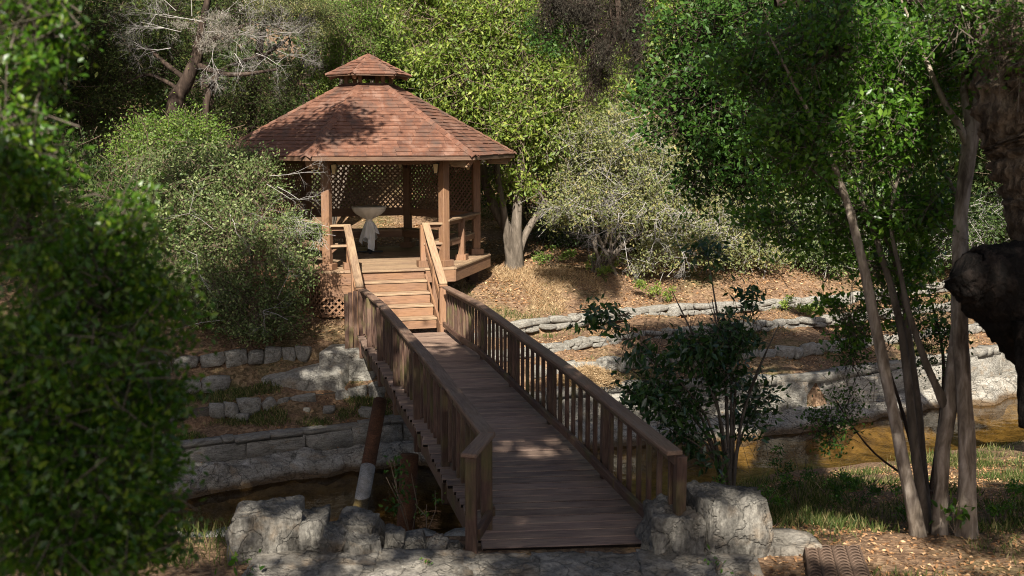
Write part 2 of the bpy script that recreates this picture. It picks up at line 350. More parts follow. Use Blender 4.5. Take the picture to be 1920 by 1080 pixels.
# ------------------------------------------------------------------ terrain
WATER_Z = -2.0
def I(x, xs, ys): return np.interp(x, xs, ys)
def E_(x): return I(x, [-20, -5.2, -2.4, 4.9, 10.8, 20], [9.4, 16.1, 17.6, 19.7, 22.9, 28])
WY = [lambda x: I(x, [-20, -5.4, -2.95, 1.4, 6.1, 10.8, 20], [10.2, 17.0, 18.17, 20.0, 21.1, 23.9, 29]),
      lambda x: I(x, [-20, -5.4, -2.65, 1.15, 5.6, 10.8, 20], [11.4, 17.97, 19.6, 20.6, 22.05, 25, 30]),
      lambda x: I(x, [-20, -5.3, -4.4, .6, 3.2, 6.9, 12, 20], [12.4, 18.85, 19.25, 21.0, 22.5, 24.1, 27, 31]),
      lambda x: I(x, [-20, -5, -3.6, 1.05, 2.95, 7.6, 12, 20], [13.5, 19.45, 20.0, 22.6, 23.8, 25.5, 28.5, 33])]
WT = [lambda x: I(x, [-3, 1.4], [-1.40, -1.12]), lambda x: I(x, [-3, 1.4], [-1.05, -0.80]),
      lambda x: I(x, [-3, 1.4], [-0.75, -0.50]), lambda x: I(x, [-3, 1.4], [-0.38, -0.22])]
WH = [lambda x: I(x, [-3, 1.4], [0.38, 0.72]), lambda x: x * 0 + 0.22, lambda x: x * 0 + 0.2, lambda x: x * 0 + 0.24]
def NW(x): return I(x, [-20, 0.6, 1.6, 2.6, 4.4, 8, 12, 20], [10.0, 10.2, 12.8, 15.9, 17.3, 18.7, 20.6, 24])
def gz(x, y, rough=True):
    x = np.asarray(x, float); y = np.asarray(y, float)
    n = fbm(x * 0.9, y * 0.9, 4) * 0.16 + fbm(x * 4, y * 4, 3) * 0.05 if rough else 0
    e = E_(x); W = [f(x) for f in WY]; T = [f(x) for f in WT]; H = [f(x) for f in WH]
    nw = NW(x)
    z = np.where(y < 8.4, np.minimum(0.22 * (8.4 - y), 2.2), 0.0) - 0.03
    yc = 9.35
    near = -0.03 - 1.97 * np.clip((y - yc) / np.maximum(nw - yc, .3), 0, 1) - 0.35 * np.clip((y - nw) / 1.2, 0, 1)
    z = np.where(y > yc, near, z)
    mid = (nw + e) / 2
    far = -2.35 + 0.3 * np.clip((y - e + 0.8) / 0.8, 0, 1)
    z = np.where(y > mid, far, z)
    b1 = T[0] - H[0]
    z = np.where(y > e, -2.05 + (b1 + 2.02) * np.clip((y - e) / np.maximum(W[0] - e, .2), 0, 1), z)
    for i in range(3):
        a = T[i] - 0.03 + fbm(x * 1.1 + 50 * i, x * 0, 3) * 0.14; b = T[i + 1] - H[i + 1] + 0.0 + (fbm(x * 1.3 + 9 * i, x * 0 + 4, 3) + .08) * 0.35 * (1 if i != 9 else 0)
        f = np.clip((y - W[i]) / np.maximum(W[i + 1] - W[i], .1), 0, 1)
        z = np.where(y > W[i], a + (b - a) * f, z)
    d = y - W[3]
    z = np.where(d > 0, T[3] - 0.04 + 0.3 * np.minimum(d, 2) + 0.1 * np.clip(d - 2, 0, 9) + 0.36 * np.clip(d - 11, 0, 60), z)
    amp = np.where(y < 9.3, 0.25, 1.0) * np.where((y > yc) & (y < W[0]), .7, 1)
    # keep the walls' feet and tops tidy
    return z + n * amp
xs = np.concatenate([np.arange(-60, -12, 1.5), np.arange(-12, 14, 0.17), np.arange(14, 62, 1.5)])
ys = np.concatenate([np.arange(-14, 7.5, 0.5), np.arange(7.5, 28, 0.11), np.arange(28, 90, 1.0)])
GX, GY = np.meshgrid(xs, ys); GZ = gz(GX, GY)
V = np.stack([GX, GY, GZ], -1).reshape(-1, 3); nx, ny = len(xs), len(ys)
ii = (np.arange(ny - 1)[:, None] * nx + np.arange(nx - 1)[None, :]).ravel()
F = np.stack([ii, ii + 1, ii + nx + 1, ii + nx], 1)
tag(obj('ground', mesh_np('ground', V, F, M['ground'], True)), kind='structure')
wm = mesh_np('water', np.array([[-40, 8.5, 0], [60, 8.5, 0], [60, 34, 0], [-40, 34, 0]]) * 1.0, np.array([[0, 1, 2, 3]]), M['water'])
tag(obj('water', wm, None, Matrix.Translation((0, 0, WATER_Z))), kind='structure')

# rock ledge at the far waterline
lx = np.arange(-11, 13, 0.07); lt = np.linspace(0, 1, 22)
LX, LT = np.meshgrid(lx, lt)
e = E_(LX) - 0.25 + fbm(LX * 0.8, LX * 0 + 3, 4) * 1.1; w1 = WY[0](LX) - 0.02
LY = e + (w1 - e) * LT
b1 = WT[0](LX) - WH[0](LX)
prof = np.clip(LT * 3.2, 0, 1) ** 0.6
LY = LY + fbm(LX * 2.2, LX * 0 + 8, 4) * .35 * (1 - LT) ** 2
LZ = -2.25 + prof * (b1 + 2.27 + 0.03) + fbm(LX * 1.7, LY * 3.0, 5) * 0.5 * np.sin(np.pi * np.clip(LT, 0, 1)) + fbm(LX * 7, LY * 9, 3) * 0.05
LZ = LZ + np.round(fbm(LX * 0.9 + 9, LY * 2.5, 3) * 7) / 7 * 0.16 * np.clip(LT * 5, 0, 1) * (1 - LT)
V = np.stack([LX, LY, LZ], -1).reshape(-1, 3); nx, ny = len(lx), len(lt)
ii = (np.arange(ny - 1)[:, None] * nx + np.arange(nx - 1)[None, :]).ravel()
tag(obj('rock_ledge', mesh_np('rock_ledge', V, np.stack([ii, ii + 1, ii + nx + 1, ii + nx], 1), M['rock_ledge'], True)), kind='structure')

# ------------------------------------------------------------------ stones
def cube_sub(n):
    bm = bmesh.new(); bmesh.ops.create_cube(bm, size=1.0)
    bmesh.ops.subdivide_edges(bm, edges=bm.edges[:], cuts=n, use_grid_fill=True)
    bmesh.ops.triangulate(bm, faces=bm.faces[:])
    V = np.array([v.co[:] for v in bm.verts]); F = np.array([[v.index for v in f.verts] for f in bm.faces]); bm.free()
    return V, F
CUBES = {n: cube_sub(n) for n in (1, 2, 7, 22, 34)}
def rock_mesh(name, n, seed, mat, cuts=12, round_=0.12, jit=0.04, fine=0.0, smooth=False, dims=(1, 1, 1), cut_lo=0.36, cut_hi=0.52):
    r = np.random.default_rng(seed); V, F = CUBES[n]; V = V.copy()
    s = V / (np.linalg.norm(V, axis=1, keepdims=True) + 1e-9) * 0.62
    V = V * (1 - round_) + s * round_
    for k in range(cuts):
        d = r.normal(size=3); d /= np.linalg.norm(d)
        off = r.uniform(cut_lo, cut_hi) * (np.abs(d).sum()) * 0.95
        e = V @ d - off; V = V - np.outer(np.clip(e, 0, None), d)
    D = np.array(dims)
    V = V * D
    if jit: V += np.array([[(noise.noise(Vector(v * 3.1 + seed)) * jit), (noise.noise(Vector(v * 3.1 + seed + 9)) * jit), (noise.noise(Vector(v * 3.1 + seed + 21)) * jit)] for v in V])
    if fine:
        c = V / D; nn = c / (np.linalg.norm(c, axis=1, keepdims=True) + 1e-9)
        h = np.array([noise.fractal(Vector((v[0] * 9 + seed, v[1] * 9, v[2] * 3)), 1.0, 2.1, 5) for v in V])
        h2 = np.array([abs(noise.noise(Vector((v[0] * 6 + seed, v[1] * 6, v[2] * 2)))) for v in V])
        V += nn * ((h - 0.0) * fine - np.clip(0.09 - h2, 0, 1)[:] * fine * 6)[:, None]
    return mesh_np(name, V, F, mat, smooth)
wall_stones = [rock_mesh('stone', 2, i, M['rock_wall'], 11, 0.0, 0.07, cut_lo=0.33, cut_hi=0.5) for i in range(14)]
flat_stones = [rock_mesh('stone', 1, 40 + i, M['concrete'], 4, 0.04, 0.05, cut_lo=0.46, cut_hi=0.58) for i in range(8)]

def stone_wall(idx, x0, x1, label, rows, sw, meshes, mat_core, name='terrace_wall', bury=0.1, prob=1.0, cop=False):
    fy, ft, fh = WY[idx], WT[idx], WH[idx]
    xm = (x0 + x1) / 2
    root = empty(name, (xm, float(fy(xm)), float(ft(xm) - fh(xm))), label, 'stone wall', 'terrace walls on the far bank')
    # core
    cx = np.arange(x0, x1, 0.2); cy = fy(cx); top = ft(cx) - 0.04; bot = ft(cx) - fh(cx) - 0.3
    P = []
    for dy, zz in ((0.03, bot), (0.03, top), (0.24, top), (0.24, bot)):
        P.append(np.stack([cx, cy + dy, zz], 1))
    V = np.concatenate(P); n = len(cx); Fs = []
    for k in range(3):
        a = np.arange(n - 1) + k * n; Fs.append(np.stack([a, a + 1, a + 1 + n, a + n], 1))
    obj('mortar_core', mesh_np('core', V, np.concatenate(Fs), mat_core), root)
    cnt = 0
    for r in range(rows):
        x = x0 + random.uniform(0, sw)
        while x < x1:
            wd = sw * random.uniform(0.45, 1.7)
            hh = float(fh(x)) / rows
            if cop: hh = float(fh(x)) * (0.24 if r else 0.8); wd *= (0.5 if r else 1.2)
            slope = float(fy(x + 0.1) - fy(x - 0.1)) / 0.2
            L = wd / math.sqrt(1 + slope * slope)
            xc = x + L / 2; zc = float(ft(xc)) - float(fh(xc)) + hh * (r + 0.5) + random.uniform(-.012, .012) * (0.3 if cop else 1)
            if cop and r == rows - 1: zc = float(ft(xc)) - hh / 2 + random.uniform(-.015, .03)
            if random.random() < prob:
                Mx = Matrix.Translation((xc, float(fy(xc)) + 0.0 + random.uniform(-.02, .02), zc)) @ Matrix.Rotation(math.atan(slope), 4, 'Z') @ Matrix.Rotation(random.uniform(-.16, .16) * (1 if sw < .5 else .2), 4, 'Y')
                k = random.randrange(4)
                S = Matrix.Diagonal((wd * (1.0 if sw < .5 else 1.0), 0.24 * random.uniform(.75, 1.3), hh * (random.uniform(0.85, 1.5) if sw < .5 else random.uniform(.97, 1.1)), 1))
                if k & 1: S = S @ Matrix.Rotation(math.pi, 4, 'Z')
                if k & 2: S = S @ Matrix.Rotation(math.pi, 4, 'X')
                obj('stone', random.choice(meshes), root, Mx @ S); cnt += 1
            x += L + 0.008
    return root
stone_wall(0, -10, 1.2, 'long grey faced retaining wall just above the pale ledge, upstream of the footbridge', 2, 0.75, flat_stones, M['concrete'], cop=True)
stone_wall(0, 1.2, 13, 'tall pale retaining wall at the creek edge behind the glossy shrub', 2, 0.9, flat_stones, M['concrete'], cop=True)
stone_wall(1, -8, -1.2, 'low broken stone wall in the grass, second step above the shaded creek', 1, 0.26, wall_stones, M['mortar'], prob=0.85)
stone_wall(1, 0.2, 12, 'low pale stone wall beside the heap of dry straw', 1, 0.3, wall_stones, M['mortar'], prob=0.93)
stone_wall(2, -7, -4.2, 'short row of dark stones next to the low concrete block', 1, 0.36, wall_stones, M['mortar'], prob=0.7)
stone_wall(2, -0.6, 12, 'pale stone wall one step below the topmost terrace wall', 2, 0.3, wall_stones, M['mortar'])
stone_wall(3, -8, -3.75, 'weathered stone row on the shaded bank behind the concrete block', 1, 0.34, wall_stones, M['mortar'])
stone_wall(3, -0.9, 13, 'topmost pale stone wall below the leaf covered slope', 2, 0.3, wall_stones, M['mortar'])

# concrete abutment block on the left at the bridge's far end
def prism(name, poly, z0f, z1f, mat):
    n = len(poly)
    V = [(p[0], p[1], z0f) for p in poly] + [(p[0], p[1], (z1f[i] if isinstance(z1f, (list, tuple)) else z1f)) for i, p in enumerate(poly)]
    m = bpy.data.meshes.new(name); m.from_pydata(V, [], [tuple(range(n))[::-1], tuple(range(n, 2 * n))] + [(i, (i + 1) % n, n + (i + 1) % n, n + i) for i in range(n)])
    m.materials.append(mat); return m
blk = empty('concrete_abutment', (-3.2, 19.6, -1.1), 'cracked grey concrete abutment stepping down beside the footbridge', 'abutment')
a0, a1 = PZ(608, 707, -1.02), PZ(700, 707, -1.02)
def bev(o, wd=0.02, seg=2):
    b = o.modifiers.new('bevel', 'BEVEL'); b.width = wd; b.segments = seg; return o
ob = obj('upper_block', prism('upper_block', [(-3.52, 19.45), (-2.55, 19.75), (-2.3, 20.9), (-3.4, 20.5)], -1.3, -0.38, M['concrete']), blk); bev(ob, .03)
ob = obj('lower_block', prism('lower_block', [(-4.3, 19.0), (-3.1, 19.35), (-2.9, 19.85), (-4.15, 19.6)], -1.3, [-.78, -.74, -.5, -.74], M['concrete']), blk); bev(ob, .03)

# ------------------------------------------------------------------ timber pieces
_cache = {}
def boxmesh(L, wd, th, mat, ch=0.006):
    key = (round(L, 2), round(wd, 3), round(th, 3), mat.name, round(ch, 3))
    if key in _cache: return _cache[key]
    L, wd, th = key[0], key[1], key[2]
    bm = bmesh.new(); bmesh.ops.create_cube(bm, size=1.0)
    for v in bm.verts: v.co = (v.co.x * L, v.co.y * wd, v.co.z * th)
    if ch: bmesh.ops.bevel(bm, geom=bm.edges[:], offset=min(ch, wd * .25, th * .25), segments=1, affect='EDGES')
    m = bpy.data.meshes.new('board'); bm.to_mesh(m); bm.free(); m.materials.append(mat)
    if mat.name.startswith('worn_deck'):            # gap darkness painted into the colour of each deck board's long edges
        m.materials.append(M['gap_edge'])
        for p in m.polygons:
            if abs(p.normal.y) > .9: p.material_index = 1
    _cache[key] = m; return m
def beam(name, p0, p1, wd, th, mat, parent, up=(0, 0, 1), ch=0.006, ext=0.0, label=None):
    """board from p0 to p1 (its centre line); th along up, wd across"""
    p0 = Vector(p0); p1 = Vector(p1); x = (p1 - p0); L = x.length + ext; x.normalize()
    y = Vector(up).cross(x).normalized(); z = x.cross(y)
    Mx = Matrix((x, y, z)).transposed().to_4x4(); Mx.translation = (p0 + p1) / 2
    o = obj(name, boxmesh(L, wd, th, mat, ch), parent, Mx)
    if label: o['label'] = label
    return o

# ------------------------------------------------------------------ footbridge
Ln, Lf = Vector((-0.215, 9.38)), Vector((-2.74, 19.78)); Rn, Rf = Vector((1.36, 8.80)), Vector((-1.235, 20.12))
def dz(s): return 0.035 * math.sin(min(s / .72, 1) * math.pi) - 0.125 * max(0, (s - 0.72) / 0.28)
def side(Ap, Bp, s, z=0.0, off=0.0):
    p = Ap.lerp(Bp, s); d = (Bp - Ap).normalized(); nrm = Vector((d.y, -d.x))
    p = p + nrm * off
    return Vector((p.x, p.y, dz(s) + z))
br = empty('footbridge', (0.5, 9.2, -0.3), 'weathered brown timber footbridge with slatted railings leading to the gazebo', 'footbridge')
NP = 60
Ls0 = (8.95 - 9.38) / (19.78 - 9.38)        # left edge starts nearer than the railing kink
for i in range(NP):
    s = (i + 0.5) / NP
    a = side(Ln, Lf, Ls0 + (1 - Ls0) * s, -0.022, -0.13); b = side(Rn, Rf, 0.018 + 0.982 * s, -0.022, 0.12)
    a.x += random.uniform(-.025, .025); b.x += random.uniform(-.02, .02)
    a.z += random.uniform(-.003, .003); b.z += random.uniform(-.003, .003)
    L = 11.3 * (1) / NP
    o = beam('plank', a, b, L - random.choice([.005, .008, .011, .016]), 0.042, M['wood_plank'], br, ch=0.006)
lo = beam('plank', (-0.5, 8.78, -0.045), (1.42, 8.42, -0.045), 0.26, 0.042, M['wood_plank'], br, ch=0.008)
for (A, B, off) in ((Ln, Lf, 0.10), (Rn, Rf, -0.10), (Ln, Lf, 0.78)):
    for k in range(5):
        s0, s1 = max(0.0, k / 5 - 0.0), (k + 1) / 5
        beam('stringer', side(A, B, s0, -0.22, off), side(A, B, s1, -0.22, off), 0.09, 0.34, M['wood_bridge'], br)
# outer skirt boards on the left, stepped like the photograph
for k in range(6):
    beam('side_board', side(Ln, Lf, k / 6 + .004, -0.2 - (k % 2) * .02, -0.045), side(Ln, Lf, (k + 1) / 6 - .004, -0.2, -0.045), 0.035, 0.24, M['wood_bridge'], br)
def railing(A, B, sgn, nb):
    # sgn: +1 means outside of the bridge is towards +normal (right railing)
    H = 0.865
    d = (B - A); L = d.length
    o_out = sgn * 0.03
    seg = [0, .28, .52, .72, .86, 1.0]
    wob = [0, .008, -.006, .008, .0, -.02]
    for k in range(len(seg) - 1):
        beam('handrail', side(A, B, seg[k], H + wob[k], 0), side(A, B, seg[k + 1], H + wob[k + 1], 0), 0.14, 0.042, M['wood_rail'], br, ch=.008, ext=0.0)
        beam('handrail_support', side(A, B, seg[k], H - .065 + wob[k], sgn * 0.02), side(A, B, seg[k + 1], H - .065 + wob[k + 1], sgn * .02), 0.04, 0.085, M['wood_bridge'], br)
    segb = [0, .12, .26, .42, .58, .72, .84, 1.0]
    wb = [0, -.01, .012, -.01, .006, .012, -.03, 0]
    for k in range(len(segb) - 1):
        beam('bottom_rail', side(A, B, segb[k], .15 + wb[k], -sgn * .045), side(A, B, segb[k + 1], .15 + wb[k + 1], -sgn * .045), 0.05, 0.095, M['wood_bridge'], br, ch=.008)
    posts = [0.0, .175, .36, .54, .72, .86, 0.995]
    for i in range(nb):
        s = (i + 0.5) / nb
        if min(abs(s - q) for q in posts) < 0.006: continue
        b = side(A, B, s, .07 + random.uniform(-.015, .015), sgn * .02); t_ = side(A, B, s, H - .02, sgn * .02)
        b.x += random.uniform(-.006, .006); t_.y += random.uniform(-.008, .008)
        dd = Vector((d.x, d.y, 0)).normalized()
        # balusters set square to the rail
        beam('baluster', b, t_, 0.044, 0.04, M['wood_bridge'], br, up=dd, ch=.006)
    for s in posts[1 if sgn < 0 else 0:]:
        dd = Vector((d.x, d.y, 0)).normalized()
        beam('rail_post', side(A, B, s, -.42, sgn * .05), side(A, B, s, H - .02, sgn * .05), 0.09, 0.09, M['wood_bridge'], br, up=dd, ch=.008)
railing(Ln, Lf, -1, 46); railing(Rn, Rf, 1, 43)
# flared near end of the left railing
fl = Vector((-0.345, 8.85)); k0 = side(Ln, Lf, 0, 0.865)
beam('handrail', (k0.x, k0.y, .868), (fl.x - .02, fl.y - .06, .845), 0.14, 0.042, M['wood_rail'], br, ch=.012)
beam('rail_post', (fl.x, fl.y, -.08), (fl.x, fl.y, .83), 0.1, 0.1, M['wood_bridge'], br, up=(0, 1, 0), ch=.01)
beam('rail_post', (k0.x - .01, k0.y + .0, -.42), (k0.x - .01, k0.y, .845), 0.1, 0.1, M['wood_bridge'], br, up=(0, 1, 0), ch=.01)
beam('bottom_rail', (k0.x + .02, k0.y, .14), (fl.x + .05, fl.y + .02, .13), 0.05, 0.1, M['wood_bridge'], br)
beam('side_board', (k0.x - .12, k0.y + .1, -.2), (fl.x - .1, fl.y + .1, -.2), 0.04, 0.26, M['wood_bridge'], br)

# ------------------------------------------------------------------ tubes
def tube_arrays(pts, rad, sides=8, seed=0, rough=0.0):
    pts = [Vector(p) for p in pts]; V = []; F = []
    n = len(pts); ref = Vector((0.37, 0.13, 1)).normalized()
    t0 = (pts[1] - pts[0]).normalized(); u = t0.orthogonal().normalized()
    for i, p in enumerate(pts):
        t = (pts[min(i + 1, n - 1)] - pts[max(i - 1, 0)]).normalized()
        u = (u - t * u.dot(t)).normalized(); v = t.cross(u)
        for k in range(sides):
            a = 2 * math.pi * k / sides
            r = rad[i] * (1 + (noise.noise(Vector((math.cos(a) * 1.3, math.sin(a) * 1.3, i * .35 + seed))) * rough if rough else 0))
            V.append(p + (u * math.cos(a) + v * math.sin(a)) * r)
    for i in range(n - 1):
        for k in range(sides):
            a = i * sides + k; b = i * sides + (k + 1) % sides
            F.append((a, b, b + sides, a + sides))
    return np.array([q[:] for q in V]), np.array(F)
def smooth_path(pts, rads, n=6):
    P = [Vector(p) for p in pts]; out = []; R = []
    for i in range(len(P) - 1):
        p0 = P[max(i - 1, 0)]; p1 = P[i]; p2 = P[i + 1]; p3 = P[min(i + 2, len(P) - 1)]
        for k in range(n):
            t = k / n
            out.append(0.5 * ((2 * p1) + (-p0 + p2) * t + (2 * p0 - 5 * p1 + 4 * p2 - p3) * t * t + (-p0 + 3 * p1 - 3 * p2 + p3) * t ** 3))
            R.append(rads[i] * (1 - t) + rads[i + 1] * t)
    out.append(P[-1]); R.append(rads[-1]); return out, R
def join_arrays(L):
    V = []; F = []; o = 0
    for v, f in L: V.append(v); F.append(f + o); o += len(v)
    return np.concatenate(V), np.concatenate(F)
def tubes(name, paths, mat, parent, sides=8, rough=0.25, n=6, kind=None):
    A = []
    for i, (pts, rads) in enumerate(paths):
        p, r = smooth_path(pts, rads, n); A.append(tube_arrays(p, r, sides, i * 7.3, rough))
    V, F = join_arrays(A)
    base = V.mean(0) * 0
    return obj(name, mesh_np(name, V, F, mat, True), parent, None, kind)

def prisms(P0, P1, r0, r1):
    """many thin three-sided sticks"""
    P0 = np.asarray(P0); P1 = np.asarray(P1); n = len(P0)
    r0 = np.broadcast_to(r0, n)[:, None]; r1 = np.broadcast_to(r1, n)[:, None]
    d = P1 - P0; d /= np.linalg.norm(d, axis=1, keepdims=True) + 1e-9
    h = np.where(np.abs(d[:, 2:3]) < .9, [[0, 0, 1.]], [[1., 0, 0]])
    u = np.cross(d, h); u /= np.linalg.norm(u, axis=1, keepdims=True) + 1e-9; v = np.cross(d, u)
    V = np.empty((n, 6, 3))
    for k in range(3):
        a = 2 * math.pi * k / 3; q = u * math.cos(a) + v * math.sin(a)
        V[:, k] = P0 + q * r0; V[:, 3 + k] = P1 + q * r1
    base = (np.arange(n) * 6)[:, None]
    F = np.concatenate([base + np.array([[k, (k + 1) % 3, 3 + (k + 1) % 3, 3 + k]]) for k in range(3)])
    return V.reshape(-1, 3), F

# ------------------------------------------------------------------ leaves
def unit(a): return a / (np.linalg.norm(a, axis=1, keepdims=True) + 1e-9)
def leaf_arrays(P, A, Nn, L, Wd, fold=0.12, curl=0.0):
    n = len(P); A = unit(A); B = unit(np.cross(A, Nn)); C = np.cross(B, A)
    L = np.broadcast_to(L, n)[:, None]; Wd = np.broadcast_to(Wd, n)[:, None]
    V = np.empty((n, 4, 3))
    V[:, 0] = P; mid = P + A * L * 0.45 - C * L * curl * 0.0
    V[:, 1] = mid + B * Wd * .5 + C * Wd * fold; V[:, 3] = mid - B * Wd * .5 + C * Wd * fold
    V[:, 2] = P + A * L - C * L * curl
    b = (np.arange(n) * 4)[:, None]
    F = np.concatenate([b + np.array([[0, 1, 2]]), b + np.array([[0, 2, 3]])])
    return V.reshape(-1, 3), F
def big_leaf_mesh(name, mat, wr=0.42):
    """one leaf, unit length along X, pointed oval, folded and curved"""
    V = []; F = []
    st = [(0, .0), (.12, .28), (.35, .5), (.6, .46), (.82, .24), (1.0, 0)]
    for x, hw in st:
        z = -.22 * x * x
        V += [(x, 0, z), (x, hw * wr, z + hw * .16), (x, -hw * wr, z + hw * .16)]
    for i in range(len(st) - 1):
        a = i * 3
        F += [(a, a + 3, a + 4, a + 1), (a, a + 2, a + 5, a + 3)]
    m = bpy.data.meshes.new(name); m.from_pydata(V, [], F); m.materials.append(mat)
    for p in m.polygons: p.use_smooth = True
    return m
def crown_points(lobes, ncl, shell=0.5, seed=0, loose_f=.22):
    r = np.random.default_rng(seed); lob = np.array([l[:6] for l in lobes], float)
    wt = np.array([l[6] if len(l) > 6 else l[3] * l[4] * l[5] for l in lobes], float); wt /= wt.sum()
    k = r.choice(len(lob), ncl, p=wt); d = unit(r.normal(size=(ncl, 3)))
    nb = max(4, ncl // 13); kb = r.choice(len(lob), nb, p=wt); db = unit(r.normal(size=(nb, 3)))
    b = r.integers(0, nb, ncl); k = kb[b]; t = shell + (1.08 - shell) * r.random(ncl) ** 0.75
    d = unit(db[b] + r.normal(size=(ncl, 3)) * 0.13)
    C = lob[k, :3] + d * lob[k, 3:] * t[:, None]
    loose = r.random(ncl) < loose_f; d2 = unit(r.normal(size=(ncl, 3)))
    C[loose] = (lob[k, :3] + d2 * lob[k, 3:] * (shell + (1 - shell) * r.random(ncl) ** .6)[:, None])[loose]
    return C, d, k
def crown(root, lobes, ncl, per, leaf, mat, twig_mat, seed=0, shell=0.45, spread=0.16, wr=0.45, droop=0.0, twig=0.3, tr=0.006, name='crown', parts=0, part_mat=None, up=0.7, gravity=0.0, vary=.3, zmin=None, keep=None, twname='twigs', fold=0.12, loose_f=.22):
    r = np.random.default_rng(seed + 100)
    C, D, k = crown_points(lobes, ncl, shell, seed, loose_f)
    if zmin is not None: m_ = C[:, 2] > zmin; C, D = C[m_], D[m_]
    if keep is not None: m_ = keep(C); C, D = C[m_], D[m_]
    ncl = len(C)
    td = unit(D + r.normal(size=(ncl, 3)) * 0.7 + np.array([0, 0, 0.15 - droop]))
    t = r.random((ncl, per)) * twig - twig * 0.35
    P = C[:, None, :] + td[:, None, :] * t[..., None] + r.normal(size=(ncl, per, 3)) * spread * np.array([1, 1, .75])
    A = td[:, None, :] * 0.6 + r.normal(size=(ncl, per, 3)) * 0.75 + np.array([0, 0, -gravity])
    Nn = r.normal(size=(ncl, per, 3)) * 0.75 + np.array([0, -0.5, up])
    ct = r.random((ncl, 1)) * 0.45; tint = np.clip(ct + r.random((ncl, per)) * 0.55, 0, .999)
    P = P.reshape(-1, 3); A = unit(A.reshape(-1, 3)); Nn = Nn.reshape(-1, 3); tint = tint.ravel()
    L = leaf * (1 + vary * (r.random(len(P)) * 2 - 1))
    if parts:
        Pc = P + np.array([0, 0, 0]); yy = Pc[:, 1] * cp - (Pc[:, 2] - CAMH) * sp_
        px = FPX * Pc[:, 0] / np.maximum(yy, .1); py = FPX * (-(Pc[:, 1]) * sp_ - (Pc[:, 2] - CAMH) * cp) / np.maximum(yy, .1)
        ok = (np.abs(px) < 960) & (np.abs(py) < 540) & (yy > .3)
        cand = np.where(ok)[0]; cand = cand[np.argsort(yy[cand])][:max(parts * 4, parts)]
        sel = r.permutation(cand)[:parts]
        bm_ = big_leaf_mesh('leaf', part_mat, wr)
        B = np.cross(Nn[sel], A[sel]); B = unit(B); Cn = np.cross(A[sel], B)
        for j, i in enumerate(sel):
            Mx = Matrix(((A[i][0] * L[i], B[j][0] * L[i], Cn[j][0] * L[i], P[i][0]), (A[i][1] * L[i], B[j][1] * L[i], Cn[j][1] * L[i], P[i][1]), (A[i][2] * L[i], B[j][2] * L[i], Cn[j][2] * L[i], P[i][2]), (0, 0, 0, 1)))
            obj('leaf', bm_, root, Mx)
        msk = np.ones(len(P), bool); msk[sel] = False; P, A, Nn, L, tint = P[msk], A[msk], Nn[msk], L[msk], tint[msk]
    V, F = leaf_arrays(P, A, Nn, L, L * wr, fold)
    mtint = np.concatenate([tint, tint])
    obj(name, mesh_np(name, V, F, mat, False, mtint), root, None, 'stuff')
    if tr:
        V, F = prisms(C - td * twig * r.uniform(.6, 1.6, (ncl, 1)) - D * twig * .4, C + td * twig * .5, tr, tr * .4)
        obj(twname, mesh_np(twname, V, F, twig_mat), root, None, 'stuff')
    return C

def dead_twigs(starts, seed, depth=4, kids=(2, 4), length=0.8, spread=0.7, r0=0.012, bias=(0, 0, 0), shrink=.68):
    r = random.Random(seed); P0 = []; P1 = []; R0 = []; R1 = []
    def rec(p, d, L, rad, k):
        q = p
        for s in range(2):
            d = (d + Vector((r.gauss(0, .16), r.gauss(0, .16), r.gauss(0, .16))) + Vector(bias) * .12).normalized()
            n_ = q + d * L * .5
            P0.append(q[:]); P1.append(n_[:]); R0.append(rad); R1.append(rad * .75); rad *= .8; q = n_
            if k > 0:
                for _ in range(r.randint(*kids) // 2 + (s == 1)):
                    dd = (d + Vector((r.gauss(0, spread), r.gauss(0, spread), r.gauss(0, spread)))).normalized()
                    rec(q, dd, L * shrink * r.uniform(.7, 1.1), rad * .7, k - 1)
    for p, d, L in starts: rec(Vector(p), Vector(d).normalized(), L, r0, depth)
    return prisms(P0, P1, np.array(R0), np.array(R1))

# ------------------------------------------------------------------ gazebo
TH = R_(15.84); GC = Vector((-3.075, 23.72)); ZF = 0.892
cu, su = math.cos(TH), math.sin(TH)
def G(u, v, z): return Vector((GC.x + u * cu - v * su, GC.y + u * su + v * cu, z))
def Gp(R, deg, z): return G(R * math.cos(R_(deg)), R * math.sin(R_(deg)), z)
UX = Vector((cu, su, 0)); UV = Vector((-su, cu, 0))
gz_root = empty('gazebo', G(0, 0, ZF - 0.5), 'open six sided timber gazebo with red shingle roof and cupola', 'gazebo')
S = 2.361; ANG = [-120, -60, 0, 60, 120, 180]      # FL FR R BR BL L
def clip_hex(v, Rh):
    """half width of a hexagon (flat sides facing +-v) at v"""
    ap = Rh * math.cos(R_(30))
    if abs(v) > ap: return 0
    return Rh - abs(v) / math.tan(R_(60))
